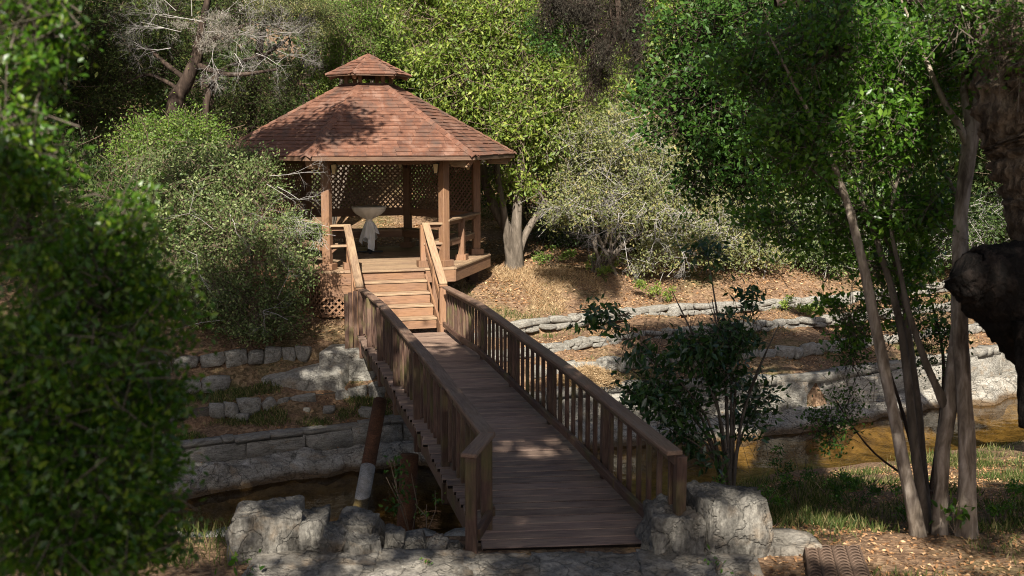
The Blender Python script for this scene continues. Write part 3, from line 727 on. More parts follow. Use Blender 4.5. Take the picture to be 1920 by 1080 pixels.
# floor boards run across (along u)
v = -2.62 * math.cos(R_(30)) + 0.07
while v < 2.62 * .866:
    hw = min(clip_hex(v - .05, 2.62), clip_hex(v + .05, 2.62))
    if hw > .1: beam('floor_board', G(-hw, v, ZF - .02), G(hw, v, ZF - .02), 0.138, 0.04, M['wood_gaz_top'], gz_root)
    v += 0.1445
RF = 2.66
for k in range(6):
    a, b = ANG[k], ANG[k] + 60
    beam('rim_board', Gp(RF - .02, a, ZF - .024), Gp(RF - .02, b, ZF - .024), 0.13, 0.045, M['wood_gaz_top'], gz_root, ch=.008)
    beam('fascia_board', Gp(RF + .01, a, ZF - .17), Gp(RF + .01, b, ZF - .17), 0.045, 0.24, M['wood_gaz'], gz_root)
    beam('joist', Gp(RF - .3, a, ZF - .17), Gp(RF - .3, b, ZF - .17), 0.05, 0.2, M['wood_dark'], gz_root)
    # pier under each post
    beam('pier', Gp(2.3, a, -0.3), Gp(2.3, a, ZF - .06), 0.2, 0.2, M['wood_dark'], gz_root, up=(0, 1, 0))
# posts
for k, a in enumerate(ANG):
    rd = (Gp(1, a, 0) - G(0, 0, 0)).normalized()
    beam('post', Gp(S, a, ZF), Gp(S, a, 3.16), 0.165, 0.165, M['wood_gaz'], gz_root, up=rd, ch=.01)
    beam('post_base', Gp(S, a, ZF - .0), Gp(S, a, ZF + .13), 0.29, 0.29, M['wood_gaz'], gz_root, up=rd, ch=.008)
    beam('header_beam', Gp(S, a, 3.06), Gp(S, a + 60, 3.06), 0.1, 0.2, M['wood_gaz'], gz_root)
    beam('post_brace', Gp(S - .08, a, 2.8), Gp(S - .45, a, 3.1), 0.07, 0.09, M['wood_dark'], gz_root)
# lattice panels, rails and benches on the back sides and railings on the front sides
LT_ = 0.03
def lath_panel(A, B, z0, z1, pitch, wd, th, parent, mat, name='lattice_panel', lab=None, kidname='lath'):
    A = Vector(A); B = Vector(B); X = (B - A); Lx = X.length; X.normalize(); Zv = Vector((0, 0, 1)); Nv = X.cross(Zv)
    H = z1 - z0; A = Vector((A.x, A.y, z0))
    f0 = beam(name, A + Vector((0, 0, 0.0)), A + X * Lx, 0.03, 0.035, mat, parent)     # lower batten carries the laths
    if lab: f0['label'] = lab
    beam('batten', A + Zv * H, A + X * Lx + Zv * H, 0.03, 0.035, mat, f0)
    for sgn in (1, -1):
        c = -H if sgn > 0 else 0
        t = c + pitch * .5
        while t < Lx + (0 if sgn > 0 else H):
            # line x = t + sgn*h, clipped to 0..Lx
            h0, h1 = 0.0, H
            xa, xb = t, t + sgn * H
            if sgn > 0:
                if xa < 0: h0 = -xa
                if xb > Lx: h1 = Lx - xa
            else:
                if xa > Lx: h0 = xa - Lx
                if xb < 0: h1 = xa
            if h1 - h0 > 0.04:
                p = A + X * (t + sgn * h0) + Zv * h0 + Nv * (sgn * th * .55)
                q = A + X * (t + sgn * h1) + Zv * h1 + Nv * (sgn * th * .55)
                beam(kidname, p, q, wd, th, mat, f0, up=Nv, ch=0)
            t += pitch
    return f0
for k in (2, 3, 4):
    a, b = ANG[k], ANG[k] + 60
    A, B = Gp(S, a, 0), Gp(S, b, 0); X = (B - A).normalized()
    lath_panel(A + X * .08, B - X * .08, 1.83, 3.0, 0.122, 0.036, 0.009, gz_root, M['wood_lattice'])
    beam('back_rail', Gp(S, a, 1.74), Gp(S, b, 1.74), 0.05, 0.17, M['wood_gaz'], gz_root)
    beam('bench_seat', Gp(S - .22, a, 1.35), Gp(S - .22, b, 1.35), 0.36, 0.04, M['wood_gaz_top'], gz_root)
    beam('bench_apron', Gp(S - .38, a, 1.25), Gp(S - .38, b, 1.25), 0.04, 0.15, M['wood_gaz'], gz_root)
    for f in (.33, .67):
        p = Gp(S, a, 0).lerp(Gp(S, b, 0), f); q = p + (G(0, 0, 0) - p).normalized() * .3
        beam('bench_leg', (q.x, q.y, ZF), (q.x, q.y, 1.33), 0.09, 0.09, M['wood_gaz'], gz_root, up=(0, 1, 0))
for a, b in ((-60, 0), (180, 240)):
    A, B = Gp(S, a, 0), Gp(S, b, 0)
    beam('railing_cap', Vector((A.x, A.y, 1.82)), Vector((B.x, B.y, 1.82)), 0.24, 0.045, M['wood_gaz_top'], gz_root, ch=.008)
    beam('railing_apron', Vector((A.x, A.y, 1.745)), Vector((B.x, B.y, 1.745)), 0.05, 0.08, M['wood_gaz'], gz_root)
    Ai, Bi = Gp(S - .2, a, 1.37), Gp(S - .2, b, 1.37)
    beam('bench_seat', Ai, Bi, 0.34, 0.04, M['wood_gaz_top'], gz_root)
    beam('bench_apron', Gp(S - .03, a, 1.31), Gp(S - .03, b, 1.31), 0.045, 0.11, M['wood_gaz'], gz_root)
    p = A.lerp(B, .52); rd = (p - G(0, 0, 0)).normalized()
    beam('railing_post', (p.x, p.y, ZF), (p.x, p.y, 1.8), 0.13, 0.13, M['wood_gaz'], gz_root, up=rd)
    beam('post_base', (p.x, p.y, ZF - .0), (p.x, p.y, ZF + .12), 0.24, 0.24, M['wood_gaz'], gz_root, up=rd)
# short railings between the front posts and the stair newels
VF = -S * math.cos(R_(30)); us = S * .5
for sg, un in ((-1, -0.755), (1, 0.74)):
    beam('railing_cap', G(sg * us, VF, 1.765), G(un - sg * .02, VF, 1.765), 0.16, 0.042, M['wood_gaz_top'], gz_root)
    beam('railing_shelf', G(sg * us, VF, 1.36), G(un, VF, 1.36), 0.15, 0.042, M['wood_gaz_top'], gz_root)
    beam('railing_apron', G(sg * us, VF + .02, 1.70), G(un, VF + .02, 1.70), 0.04, 0.08, M['wood_gaz'], gz_root)
    beam('railing_post', G(un, VF, ZF), G(un, VF, 1.745), 0.11, 0.11, M['wood_gaz'], gz_root, up=UV)
    beam('post_base', G(un, VF, ZF), G(un, VF, ZF + .13), 0.23, 0.25, M['wood_gaz'], gz_root, up=UV)
    # small corner brackets
    beam('bracket', G(sg * us - sg * .05, VF, 1.22), G(sg * us - sg * .2, VF, 1.34), 0.05, 0.05, M['wood_gaz'], gz_root)
# skirt on the front left: board over lattice
vs_ = -RF * math.cos(R_(30)) - .0
A = G(-RF * .5 - .02, vs_ - .005, 0); B = G(-.72, vs_ - .005, 0)
beam('skirt_board', A + Vector((0, 0, ZF - .42)), B + Vector((0, 0, ZF - .42)), 0.03, 0.26, M['wood_gaz'], gz_root)
skl = lath_panel(A, B, 0.0, ZF - .54, 0.13, 0.04, 0.01, gz_root, M['wood_gaz'], 'skirt_lattice')
A2 = Gp(RF, 180, 0); 
lath_panel(A2, Gp(RF, 240, 0), 0.0, ZF - .3, 0.13, 0.04, 0.01, gz_root, M['wood_gaz'], 'skirt_lattice')
# ---- roof
ZE, RE, ZN, RN = 3.13, 3.27, 4.60, 0.56
def roof_deck(Re, ze, Rn, zn, th, nm, mat):
    V = []; 
    for (R, z) in ((Re, ze), (Rn, zn), (Rn, zn - th), (Re, ze - th)):
        V += [Gp(R, a, z)[:] for a in ANG]
    F = []
    for r in range(3):
        for k in range(6): F.append((r * 6 + k, r * 6 + (k + 1) % 6, (r + 1) * 6 + (k + 1) % 6, (r + 1) * 6 + k))
    for k in range(6): F.append((18 + k, 18 + (k + 1) % 6, (k + 1) % 6, k))
    m = bpy.data.meshes.new(nm); m.from_pydata(V, [], F); m.materials.append(mat); return m
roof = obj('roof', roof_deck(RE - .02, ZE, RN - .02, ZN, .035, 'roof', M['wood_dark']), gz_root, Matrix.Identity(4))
def shingle_face(parent, a, b, Re, ze, Rn, zn, rows, wmean, single, name='shingle'):
    A, B = Gp(Re, a, ze), Gp(Re, b, ze); C, D = Gp(Rn, b, zn), Gp(Rn, a, zn)
    up = ((C + D) / 2 - (A + B) / 2); nrm = (B - A).cross(up).normalized()
    if nrm.z < 0: nrm = -nrm
    VV = []; FF = []
    for r in range(rows):
        t0 = r / rows; t1 = min(1.0, (r + 1.35) / rows)
        p0, q0 = A.lerp(D, t0), B.lerp(C, t0); p1, q1 = A.lerp(D, t1), B.lerp(C, t1)
        L = (q0 - p0).length; n = max(1, round(L / wmean)); off = random.uniform(0, 1) 
        cuts = sorted({0.0, 1.0} | {min(max((i + off + random.uniform(-.12, .12)) / n, 0.0), 1.0) for i in range(n)})
        cuts = [c for i, c in enumerate(cuts) if i == 0 or c - cuts[i - 1] > .25 / n] ; cuts[-1] = 1.0
        for i in range(len(cuts) - 1):
            c0, c1 = cuts[i], cuts[i + 1]; g = .003 / L
            h0 = .022 + random.uniform(-.003, .006); h1 = .004
            dd = up.normalized() * random.uniform(-.008, .008)
            b0 = p0.lerp(q0, c0 + g) + dd; b1 = p0.lerp(q0, c1 - g) + dd
            w0, w1 = (q0 - p0).length, (q1 - p1).length
            x0 = (c0 - .5) * w0; x1 = (c1 - .5) * w0
            m1 = (p1 + q1) / 2; ax = (q0 - p0).normalized()
            x0 = max(-w1 / 2, min(w1 / 2, x0)); x1 = max(-w1 / 2, min(w1 / 2, x1))
            if c0 == 0: x0 = -w1 / 2
            if c1 == 1: x1 = w1 / 2
            t_0 = m1 + ax * x0; t_1 = m1 + ax * x1
            quad = [b0 + nrm * h0, b1 + nrm * h0, t_1 + nrm * h1, t_0 + nrm * h1, b0 + nrm * .001, b1 + nrm * .001, t_1 + nrm * .001, t_0 + nrm * .001]
            fs = [(0, 1, 2, 3), (4, 5, 1, 0), (5, 6, 2, 1), (7, 4, 0, 3)]
            if single:
                cen = sum(quad, Vector()) / 8
                m = bpy.data.meshes.new(name); m.from_pydata([(q - cen)[:] for q in quad], [], fs); m.materials.append(M['shingle'])
                obj(name, m, parent, Matrix.Translation(cen))
            else:
                o = len(VV); VV += [q[:] for q in quad]; FF += [tuple(x + o for x in f) for f in fs]
    if not single:
        m = bpy.data.meshes.new('shingles'); m.from_pydata(VV, [], FF); m.materials.append(M['shingle'])
        obj('shingles', m, parent, None, 'stuff')
for k in range(6):
    a, b = ANG[k], ANG[k] + 60
    shingle_face(roof, a, b, RE, ZE, RN, ZN, 20, 0.31 if k == 0 else 0.48, k in (0, 1, 5))
    # hip caps
    P, Q = Gp(RE + .02, a, ZE + .02), Gp(RN, a, ZN + .02); nh = 14
    for j in range(nh):
        p, q = P.lerp(Q, j / nh), P.lerp(Q, (j + 1.15) / nh)
        tdir = Gp(1, a + 90, 0) - G(0, 0, 0)
        w_ = .11; V_ = [p + tdir * w_ - Vector((0, 0, w_ * .28)), p + Vector((0, 0, .028)), p - tdir * w_ - Vector((0, 0, w_ * .28)), q + tdir * w_ - Vector((0, 0, w_ * .28 + .012)), q + Vector((0, 0, .012)), q - tdir * w_ - Vector((0, 0, w_ * .28 + .012))]
        cen = sum(V_, Vector()) / 6
        m = bpy.data.meshes.new('hip_shingle'); m.from_pydata([(x - cen)[:] for x in V_] + [((x - cen) - Vector((0, 0, .02)))[:] for x in V_[:3]], [], [(0, 1, 4, 3), (1, 2, 5, 4), (6, 7, 1, 0), (7, 8, 2, 1)])
        m.materials.append(M['shingle']); obj('hip_shingle', m, roof, Matrix.Translation(cen))
    # eave fascia and hip rafters with square tails
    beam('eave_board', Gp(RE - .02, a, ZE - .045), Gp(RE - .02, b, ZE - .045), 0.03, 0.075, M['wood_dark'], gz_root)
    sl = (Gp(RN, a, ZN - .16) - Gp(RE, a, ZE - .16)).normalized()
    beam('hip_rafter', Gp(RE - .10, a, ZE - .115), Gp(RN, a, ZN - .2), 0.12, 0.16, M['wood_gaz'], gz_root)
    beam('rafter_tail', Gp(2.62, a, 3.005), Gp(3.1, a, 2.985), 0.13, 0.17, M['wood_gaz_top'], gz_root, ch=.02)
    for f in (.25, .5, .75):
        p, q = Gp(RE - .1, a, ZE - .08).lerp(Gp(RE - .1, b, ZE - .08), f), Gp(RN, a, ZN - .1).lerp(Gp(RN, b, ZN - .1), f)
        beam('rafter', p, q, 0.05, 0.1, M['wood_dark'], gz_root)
# ---- cupola
ZC, RC, ZA = 4.80, 0.92, 5.235
for a in ANG:
    beam('cupola_post', Gp(RN - .08, a, ZN - .1), Gp(RN - .08, a, ZC + .1), 0.08, 0.08, M['wood_gaz'], gz_root, up=(0, 1, 0))
    beam('cupola_rafter', Gp(RC - .08, a, ZC - .06), Gp(.05, a, ZA - .1), 0.07, 0.09, M['wood_gaz'], gz_root)
    beam('cupola_curb', Gp(RN - .02, a, ZN + .0), Gp(RN - .02, a + 60, ZN + .0), 0.05, 0.07, M['wood_dark'], gz_root)
cr = obj('cupola_roof', roof_deck(RC - .01, ZC, .02, ZA, .03, 'cupola_roof', M['wood_dark']), gz_root, Matrix.Identity(4))
for k in range(6):
    a, b = ANG[k], ANG[k] + 60
    shingle_face(cr, a, b, RC, ZC, .02, ZA, 7, 0.34, k in (0, 1, 5))
    P, Q = Gp(RC + .01, a, ZC + .015), Gp(.0, a, ZA + .03)
    for j in range(4):
        p, q = P.lerp(Q, j / 4), P.lerp(Q, (j + 1.1) / 4); tdir = Gp(1, a + 90, 0) - G(0, 0, 0); w_ = .07
        V_ = [p + tdir * w_ - Vector((0, 0, .02)), p + Vector((0, 0, .024)), p - tdir * w_ - Vector((0, 0, .02)), q + tdir * w_ * .8 - Vector((0, 0, .03)), q + Vector((0, 0, .01)), q - tdir * w_ * .8 - Vector((0, 0, .03))]
        cen = sum(V_, Vector()) / 6
        m = bpy.data.meshes.new('hip_shingle'); m.from_pydata([(x - cen)[:] for x in V_], [], [(0, 1, 4, 3), (1, 2, 5, 4)]); m.materials.append(M['shingle'])
        obj('hip_shingle', m, cr, Matrix.Translation(cen))

# ------------------------------------------------------------------ stairs
st = empty('staircase', G(0, -2.9, -0.1), 'tan timber steps with sloping board handrails up to the gazebo floor', 'stairs')
zd_ = -0.12; nr = 5; rise = (ZF - zd_) / nr; v0 = -RF * .866 - .03; tr_ = .30
for i in range(nr):
    zt = ZF - rise * i; vv = v0 - tr_ * i
    if i > 0:
        for j in (0, 1):
            beam('tread', G(-.71, vv + .225 - j * .15, zt - .02), G(.71, vv + .225 - j * .15, zt - .02), 0.142, 0.045, M['wood_gaz_top'], st, ch=.009)
    else:
        beam('tread', G(-.71, vv - .02, zt - .02), G(.71, vv - .02, zt - .02), 0.14, 0.045, M['wood_gaz_top'], st, ch=.009)
    beam('riser', G(-.69, vv - .01 + (0 if i else -.02), zt - .045 - (rise - .045) / 2), G(.69, vv - .01 + (0 if i else -.02), zt - .045 - (rise - .045) / 2), 0.03, rise - .05, M['wood_gaz'], st)
vb = v0 - tr_ * (nr - 1) - .1
for sg in (-1, 1):
    beam('stair_stringer', G(sg * .735, v0 + .05, ZF - .25), G(sg * .735, vb - .05, zd_ - .02), 0.045, 0.3, M['wood_gaz'], st)
    uu = sg * .79
    beam('stair_handrail', G(uu, VF - .04, ZF + .885), G(uu, vb - .12, zd_ + .875), 0.15, 0.045, M['wood_gaz_top'], st, ch=.01)
    beam('stair_midrail', G(uu, VF + .0, ZF + .45), G(uu, vb - .06, zd_ + .42), 0.045, 0.14, M['wood_gaz'], st)
    beam('newel_post', G(uu, vb - .05, zd_ - .5), G(uu, vb - .05, zd_ + .86), 0.13, 0.13, M['wood_gaz'], st, up=UV)
    beam('newel_post', G(uu, (VF + vb) / 2 - .1, .0), G(uu, (VF + vb) / 2 - .1, (ZF + zd_) / 2 + .8), 0.1, 0.1, M['wood_gaz'], st, up=UV)
    beam('newel_cap', G(uu, vb - .14, zd_ + .84), G(uu, vb + .02, zd_ + .84), 0.16, 0.03, M['wood_gaz'], st)
for j, off in enumerate((.86, .95, 1.03)):
    beam('end_board', G(-off - .02, vb - .1 - .02 * j, -.62), G(-off - .02, vb - .1 - .02 * j, zd_ + .80 - .02 * j), 0.075, 0.04, M['wood_bridge'], st, up=UV)
    if j < 2: beam('end_board', G(off - .0, vb - .1 - .02 * j, -.55), G(off, vb - .1 - .02 * j, zd_ + .78), 0.06, 0.04, M['wood_bridge'], st, up=UV)

# ------------------------------------------------------------------ table, cloth and lanterns
TP = PZ(693, 474, ZF); tb = empty('cocktail_table', TP, 'round pedestal table with black cross base at the gazebo entrance', 'table')
def lathe(name, prof, mat, parent, loc, seg=32, fn=None):
    V = []; F = []
    for i, (r, z) in enumerate(prof):
        for k in range(seg):
            a = 2 * math.pi * k / seg; rr, zz = (r, z) if fn is None else fn(r, z, a, i)
            V.append((rr * math.cos(a), rr * math.sin(a), zz))
    for i in range(len(prof) - 1):
        for k in range(seg): F.append((i * seg + k, i * seg + (k + 1) % seg, (i + 1) * seg + (k + 1) % seg, (i + 1) * seg + k))
    m = bpy.data.meshes.new(name); m.from_pydata(V, [], F); m.materials.append(mat)
    for p in m.polygons: p.use_smooth = True
    return obj(name, m, parent, Matrix.Translation(Vector(loc)))
lathe('tabletop', [(0.001, 1.05), (.37, 1.05), (.375, 1.04), (.37, 1.025), (.001, 1.025)], M['black'], tb, TP)
lathe('column', [(.035, .03), (.035, 1.02)], M['black'], tb, TP, 16)
for a in (0, 90):
    d = Vector((math.cos(R_(a + 10)), math.sin(R_(a + 10)), 0)) * .3
    beam('base_bar', TP - d + Vector((0, 0, .03)), TP + d + Vector((0, 0, .03)), .06, .035, M['black'], tb)
lathe('base_hub', [(.06, .02), (.055, .07), (.037, .09)], M['black'], tb, TP, 16)
def clothf(r, z, a, i):
    f = (1.0 if z < 1.0 else .25)
    rr = r * (1 + (.05 * math.sin(9 * a + z * 6) + .03 * math.sin(17 * a)) * f * (1 if r < .36 else .3))
    return rr, z
clt = lathe('tablecloth', [(0.001, 1.063), (.2, 1.062), (.385, 1.06), (.39, 1.03), (.36, .955), (.28, .88), (.17, .815), (.085, .775), (.06, .75), (.065, .72)], M['cream'], None, TP, 72, clothf)
tag(clt, 'cream cloth stretched over the round table and gathered at its waist', 'tablecloth')
lathe('tie', [(.075, .765), (.082, .745), (.075, .72)], M['cream'], clt, TP, 24)
# hanging skirt: two pointed tails
def tail(name, a0, a1, zt, zpts, mat, parent, seed):
    V = []; F = []; nu, nv = 26, 20
    for j in range(nv + 1):
        t = j / nv
        for i in range(nu + 1):
            s = i / nu; a = a0 + (a1 - a0) * s
            zb = np.interp(s, [q[0] for q in zpts], [q[1] for q in zpts])
            z = zt + (zb - zt) * t
            r = .06 + .155 * t ** .75 + .022 * math.sin(s * 15 + seed) * t
            V.append((r * math.cos(a), r * math.sin(a), z))
    for j in range(nv):
        for i in range(nu): F.append((j * (nu + 1) + i, j * (nu + 1) + i + 1, (j + 1) * (nu + 1) + i + 1, (j + 1) * (nu + 1) + i))
    m = bpy.data.meshes.new(name); m.from_pydata(V, [], F); m.materials.append(mat)
    for p in m.polygons: p.use_smooth = True
    return obj(name, m, parent, Matrix.Translation(TP))
tail('cloth_tail', R_(185), R_(290), .74, [(0, .32), (.35, .18), (.6, .38), (1, .30)], M['cloth'], clt, 0)
tail('cloth_tail', R_(268), R_(372), .735, [(0, .12), (.35, .06), (.45, .5), (.8, .42), (1, .55)], M['cloth'], clt, 2)
tail('cloth_tail', R_(20), R_(185), .735, [(0, .35), (.5, .2), (1, .35)], M['cloth'], clt, 4)
lan_l = ['small amber lantern on the gazebo post at the staircase side facing the bushes', 'small amber lantern beside the gazebo post above the sloping handrail and railing cap',
         'amber lantern near the gazebo post that stands by the two stemmed tree', 'amber lantern on the back gazebo post behind the draped table',
         'amber lantern on the back gazebo post nearest the dead pale branch', 'amber lantern at the gazebo corner half hidden by the leafy bush']
for k, a in enumerate(ANG):
    tang = [70, 110, 150, 200, -120, -30][k]
    p = Gp(S, a, 2.86); off = (G(0, 0, 2.86) - p).normalized()
    if k == 0: off = Vector((UX.x, UX.y, 0)) * .9
    if k == 1: off = -Vector((UX.x, UX.y, 0)) * .9
    if k == 3: off = -Vector((UX.x, UX.y, 0)) * .9
    q = p + off * .18; q.z = 2.78
    ln = empty('lantern', q + Vector((0, 0, .12)), lan_l[k], 'lantern', 'lanterns on the gazebo posts')
    # tapered glass, cap and bracket
    V_ = []; 
    for (hw, z) in ((.035, 0), (.055, .19)): V_ += [(-hw, -hw, z), (hw, -hw, z), (hw, hw, z), (-hw, hw, z)]
    m = bpy.data.meshes.new('glass'); m.from_pydata(V_, [], [(0, 1, 5, 4), (1, 2, 6, 5), (2, 3, 7, 6), (3, 0, 4, 7), (3, 2, 1, 0)]); m.materials.append(M['glass'])
    obj('glass', m, ln, Matrix.Translation(q))
    for sx_ in (-1, 1):
        for sy_ in (-1, 1):
            beam('frame_bar', q + Vector((sx_ * .037, sy_ * .037, 0)), q + Vector((sx_ * .058, sy_ * .058, .19)), .01, .01, M['black'], ln, ch=0)
    V_ = [(-.07, -.07, .19), (.07, -.07, .19), (.07, .07, .19), (-.07, .07, .19), (0, 0, .26)]
    m = bpy.data.meshes.new('cap'); m.from_pydata(V_, [], [(0, 1, 4), (1, 2, 4), (2, 3, 4), (3, 0, 4), (3, 2, 1, 0)]); m.materials.append(M['black'])
    obj('cap', m, ln, Matrix.Translation(q))
    beam('bracket', q + Vector((0, 0, .24)), q - off * .12 + Vector((0, 0, .24)), .02, .02, M['black'], ln, ch=0)

# ------------------------------------------------------------------ creek piles
def pile(name, p0, p1, r, split, label, cap=True):
    p0 = Vector(p0); p1 = Vector(p1); root = empty(name, p0, label, 'pile')
    d = p1 - p0
    def seg(nm, a, b, mat, rr):
        V_, F_ = tube_arrays([a, a.lerp(b, .5), b], [rr, rr, rr], 20)
        n_ = len(V_); V_ = np.vstack([V_, np.array([b[:]])]); m = bpy.data.meshes.new(nm)
        m.from_pydata([tuple(q) for q in V_], [], [tuple(f) for f in F_] + [(40 + k, 40 + (k + 1) % 20, 60) for k in range(20)]); m.materials.append(mat)
        for p in m.polygons: p.use_smooth = True
        obj(nm, m, root)
    if split:
        s = p0 + d * split; seg('painted_foot', p0, s, M['white_pipe'], r + .002); seg('shaft', s, p1, M['rust_pipe'], r)
    else: seg('shaft', p0, p1, M['rust_pipe'], r)
    if cap: seg('top_plate', p1, p1 + d.normalized() * .012, M['white_pipe'], r * .9)
pt = PY(713, 752, 17.6); pb = PZ(680, 930, -2.0); dd = (pb - pt).normalized()
pile('leaning_pile', pb + dd * .4, pt, 0.115, 0.42, 'leaning brown steel pile with a worn white foot standing in the creek')
pile('short_pile', PY(757, 990, 14.3) - Vector((.03, 0, .9)), PY(768, 852, 14.5), 0.125, 0, 'upright rusty brown pile behind the foreground stone parapet', False)

# ------------------------------------------------------------------ foreground stones
par = empty('stone_parapet', (-1.4, 8.9, 0), 'rough grey stone parapet of upright slabs beside the footbridge end', 'stone parapet')
# (px left, px right, py top, py bottom, Y) for each slab, laid out along the path edge
slabs = [(424, 558, 946, 1078, 8.75, .55), (552, 612, 958, 1050, 8.82, .42), (600, 640, 975, 1052, 8.72, .3), (628, 690, 962, 1052, 8.92, .38), (682, 724, 972, 1052, 9.02, .3), (650, 716, 990, 1056, 8.72, .2),
         (716, 748, 982, 1056, 8.9, .28), (740, 800, 994, 1058, 8.95, .3), (794, 832, 998, 1060, 8.85, .24), (826, 872, 1003, 1062, 8.95, .28)]
for i, (xa, xb, ya, yb, Y, dep) in enumerate(slabs):
    tl = PY(xa, ya, Y); brp = PY(xb, yb, Y)
    W_ = brp.x - tl.x; H_ = tl.z - brp.z + .15
    m = rock_mesh('stone', 22, 60 + i, M['rock_grey'], 13, .02, .05, .035, False, (W_ * 1.1, dep, H_), .37, .56)
    tilt = [0.02, -.06, .08, .22, -.15, .05, .1, -.08, .12, -.06][i]
    obj('stone', m, par, Matrix.Translation(((tl.x + brp.x) / 2, Y + dep / 2 - .1, tl.z - H_ / 2 - .07)) @ Matrix.Rotation(tilt, 4, 'Y') @ Matrix.Rotation([.25, .1, -.1, .15, 0, .1, -.1, .05, 0, .1][i], 4, 'Z'))
# lower retaining face behind and below the parapet
bt = empty('bank_wall', (-2, 9.4, -2.2), 'dark rubble wall holding the near bank under the parapet', 'stone wall')
for r in range(5):
    for c in range(9):
        obj('stone', wall_stones[(r * 5 + c) % 14], bt, Matrix.Translation((-3.4 + c * .42 + (r % 2) * .2, 9.42 + r * .05, -.28 - r * .4)) @ Matrix.Diagonal((.45, .4, .42, 1)))
bo = rock_mesh('boulder', 34, 5, M['rock_grey'], 13, .10, .05, .035, True, (.62, .60, .84), .37, .54)
bo_p = PY(1345, 985, 8.85)
tag(obj('boulder', bo, None, Matrix.Translation((1.80, 9.0, .05)) @ Matrix.Rotation(.3, 4, 'Z')), 'big squared grey boulder with a pale worn top at the bridge entrance', 'boulder')
bo2 = rock_mesh('boulder', 34, 16, M['rock_grey'], 12, .10, .05, .05, True, (.44, .62, .68), .36, .54)
bo_p2 = PY(1243, 1000, 8.7)
tag(obj('boulder', bo2, None, Matrix.Translation((1.34, 8.93, .03)) @ Matrix.Rotation(.1, 4, 'Z') @ Matrix.Rotation(.12, 4, 'Y')), 'ribbed grey rock wedged between the bridge rail end and the big boulder', 'boulder')
stp = empty('stone_step', (0, 8.35, -.1), 'cracked flagstone step across the path at the bridge entrance', 'step')
cop = [(470, 700, 8.38, .13), (690, 885, 8.42, .12), (872, 1010, 8.33, .1), (1000, 1120, 8.36, .12), (1108, 1215, 8.34, .1), (1205, 1330, 8.38, .14), (1318, 1400, 8.3, .1)]
for i, (xa, xb, Y, h) in enumerate(cop):
    a_ = PY(xa, 1062, Y); b_ = PY(xb, 1062, Y)
    m = rock_mesh('stone', 22, 90 + i, M['rock_flat'], 9, .05, .02, .018, True, (b_.x - a_.x + .03, .62, .16), .42, .56)
    obj('stone', m, stp, Matrix.Translation(((a_.x + b_.x) / 2, Y + .02, -.06 + h * .35)) @ Matrix.Rotation(random.uniform(-.03, .03), 4, 'Y'))
sm = rock_mesh('flat_rock', 7, 31, M['rock_flat'], 10, .1, .03, 0, True, (.62, .45, .14))
tag(obj('flat_rock', sm, None, Matrix.Translation(PZ(1465, 1020, -.02))), 'flat dark stone lying between the boulder and the ribbed mat', 'rock')
sm = rock_mesh('flat_rock', 7, 35, M['rock_flat'], 10, .1, .03, 0, True, (.45, .35, .12))
tag(obj('flat_rock', sm, None, Matrix.Translation(PZ(1370, 1066, 0.0))), 'small flat stone at the foot of the big squared boulder', 'rock')
for i, (px, py, z, s_, lb) in enumerate([(617, 772, -1.3, .2, 'small white rock lying in the grass beside the leaning pile'), (690, 762, -1.22, .3, 'pale angular rock just behind the leaning pile'), (455, 790, -1.35, .22, 'half sunken pale rock on the shaded grassy terrace'), (575, 775, -1.3, .12, 'tiny pale stone left of the small white rock'), (1390, 590, -.35, .16, 'small dark stone on the leafy terrace under the top wall')]):
    p = PZ(px, py, z); p.z = float(gz(p.x, p.y)) + s_ * .15
    tag(obj('loose_rock', rock_mesh('loose_rock', 1, 200 + i, M['rock_wall'], 6, .2, .1, dims=(1, .8, .6)), None, Matrix.Translation(p) @ Matrix.Scale(s_, 4)), lb, 'rock')

# ribbed mat
mt = empty('ribbed_mat', PZ(1560, 1050, .0), 'rusty brown ribbed mat pressed into the dirt beside the big boulder', 'mat')
c0, c1 = PZ(1508, 1024, .03), PZ(1612, 1024, .03); c3 = PZ(1518, 1100, .03); c2 = PZ(1640, 1100, .03)
mm = prism('tray', [(c3.x, c3.y), (c2.x, c2.y), (c1.x, c1.y), (c0.x, c0.y)], -.02, .03, M['mat'])
obj('tray', mm, mt)
def bil(s, t): 
    a_ = c3.lerp(c2, s); b_ = c0.lerp(c1, s); return a_.lerp(b_, t)
ridge = None
for j in range(13):
    for i in range(4):
        s = (i + .5) / 4; t = (j + .5) / 13
        p = bil(s, t); wd = (c2 - c3).length / 4 * .42 * (1 - .12 * t)
        V_, F_ = tube_arrays([Vector((-wd, 0, -.004)), Vector((-wd * .5, .004, .014)), Vector((0, .006, .02)), Vector((wd * .5, .004, .014)), Vector((wd, 0, -.004))], [.006] * 5, 5)
        if ridge is None: ridge = mesh_np('ridge', V_, F_, M['mat'], True)
        obj('ridge', ridge, mt, Matrix.Translation(p + Vector((0, 0, .0))))
for s in (.02, .25, .5, .75, .98):
    beam('rib', bil(s, 0) + Vector((0, 0, .004)), bil(s, 1) + Vector((0, 0, .004)), .018, .014, M['mat'], mt, ch=.003)

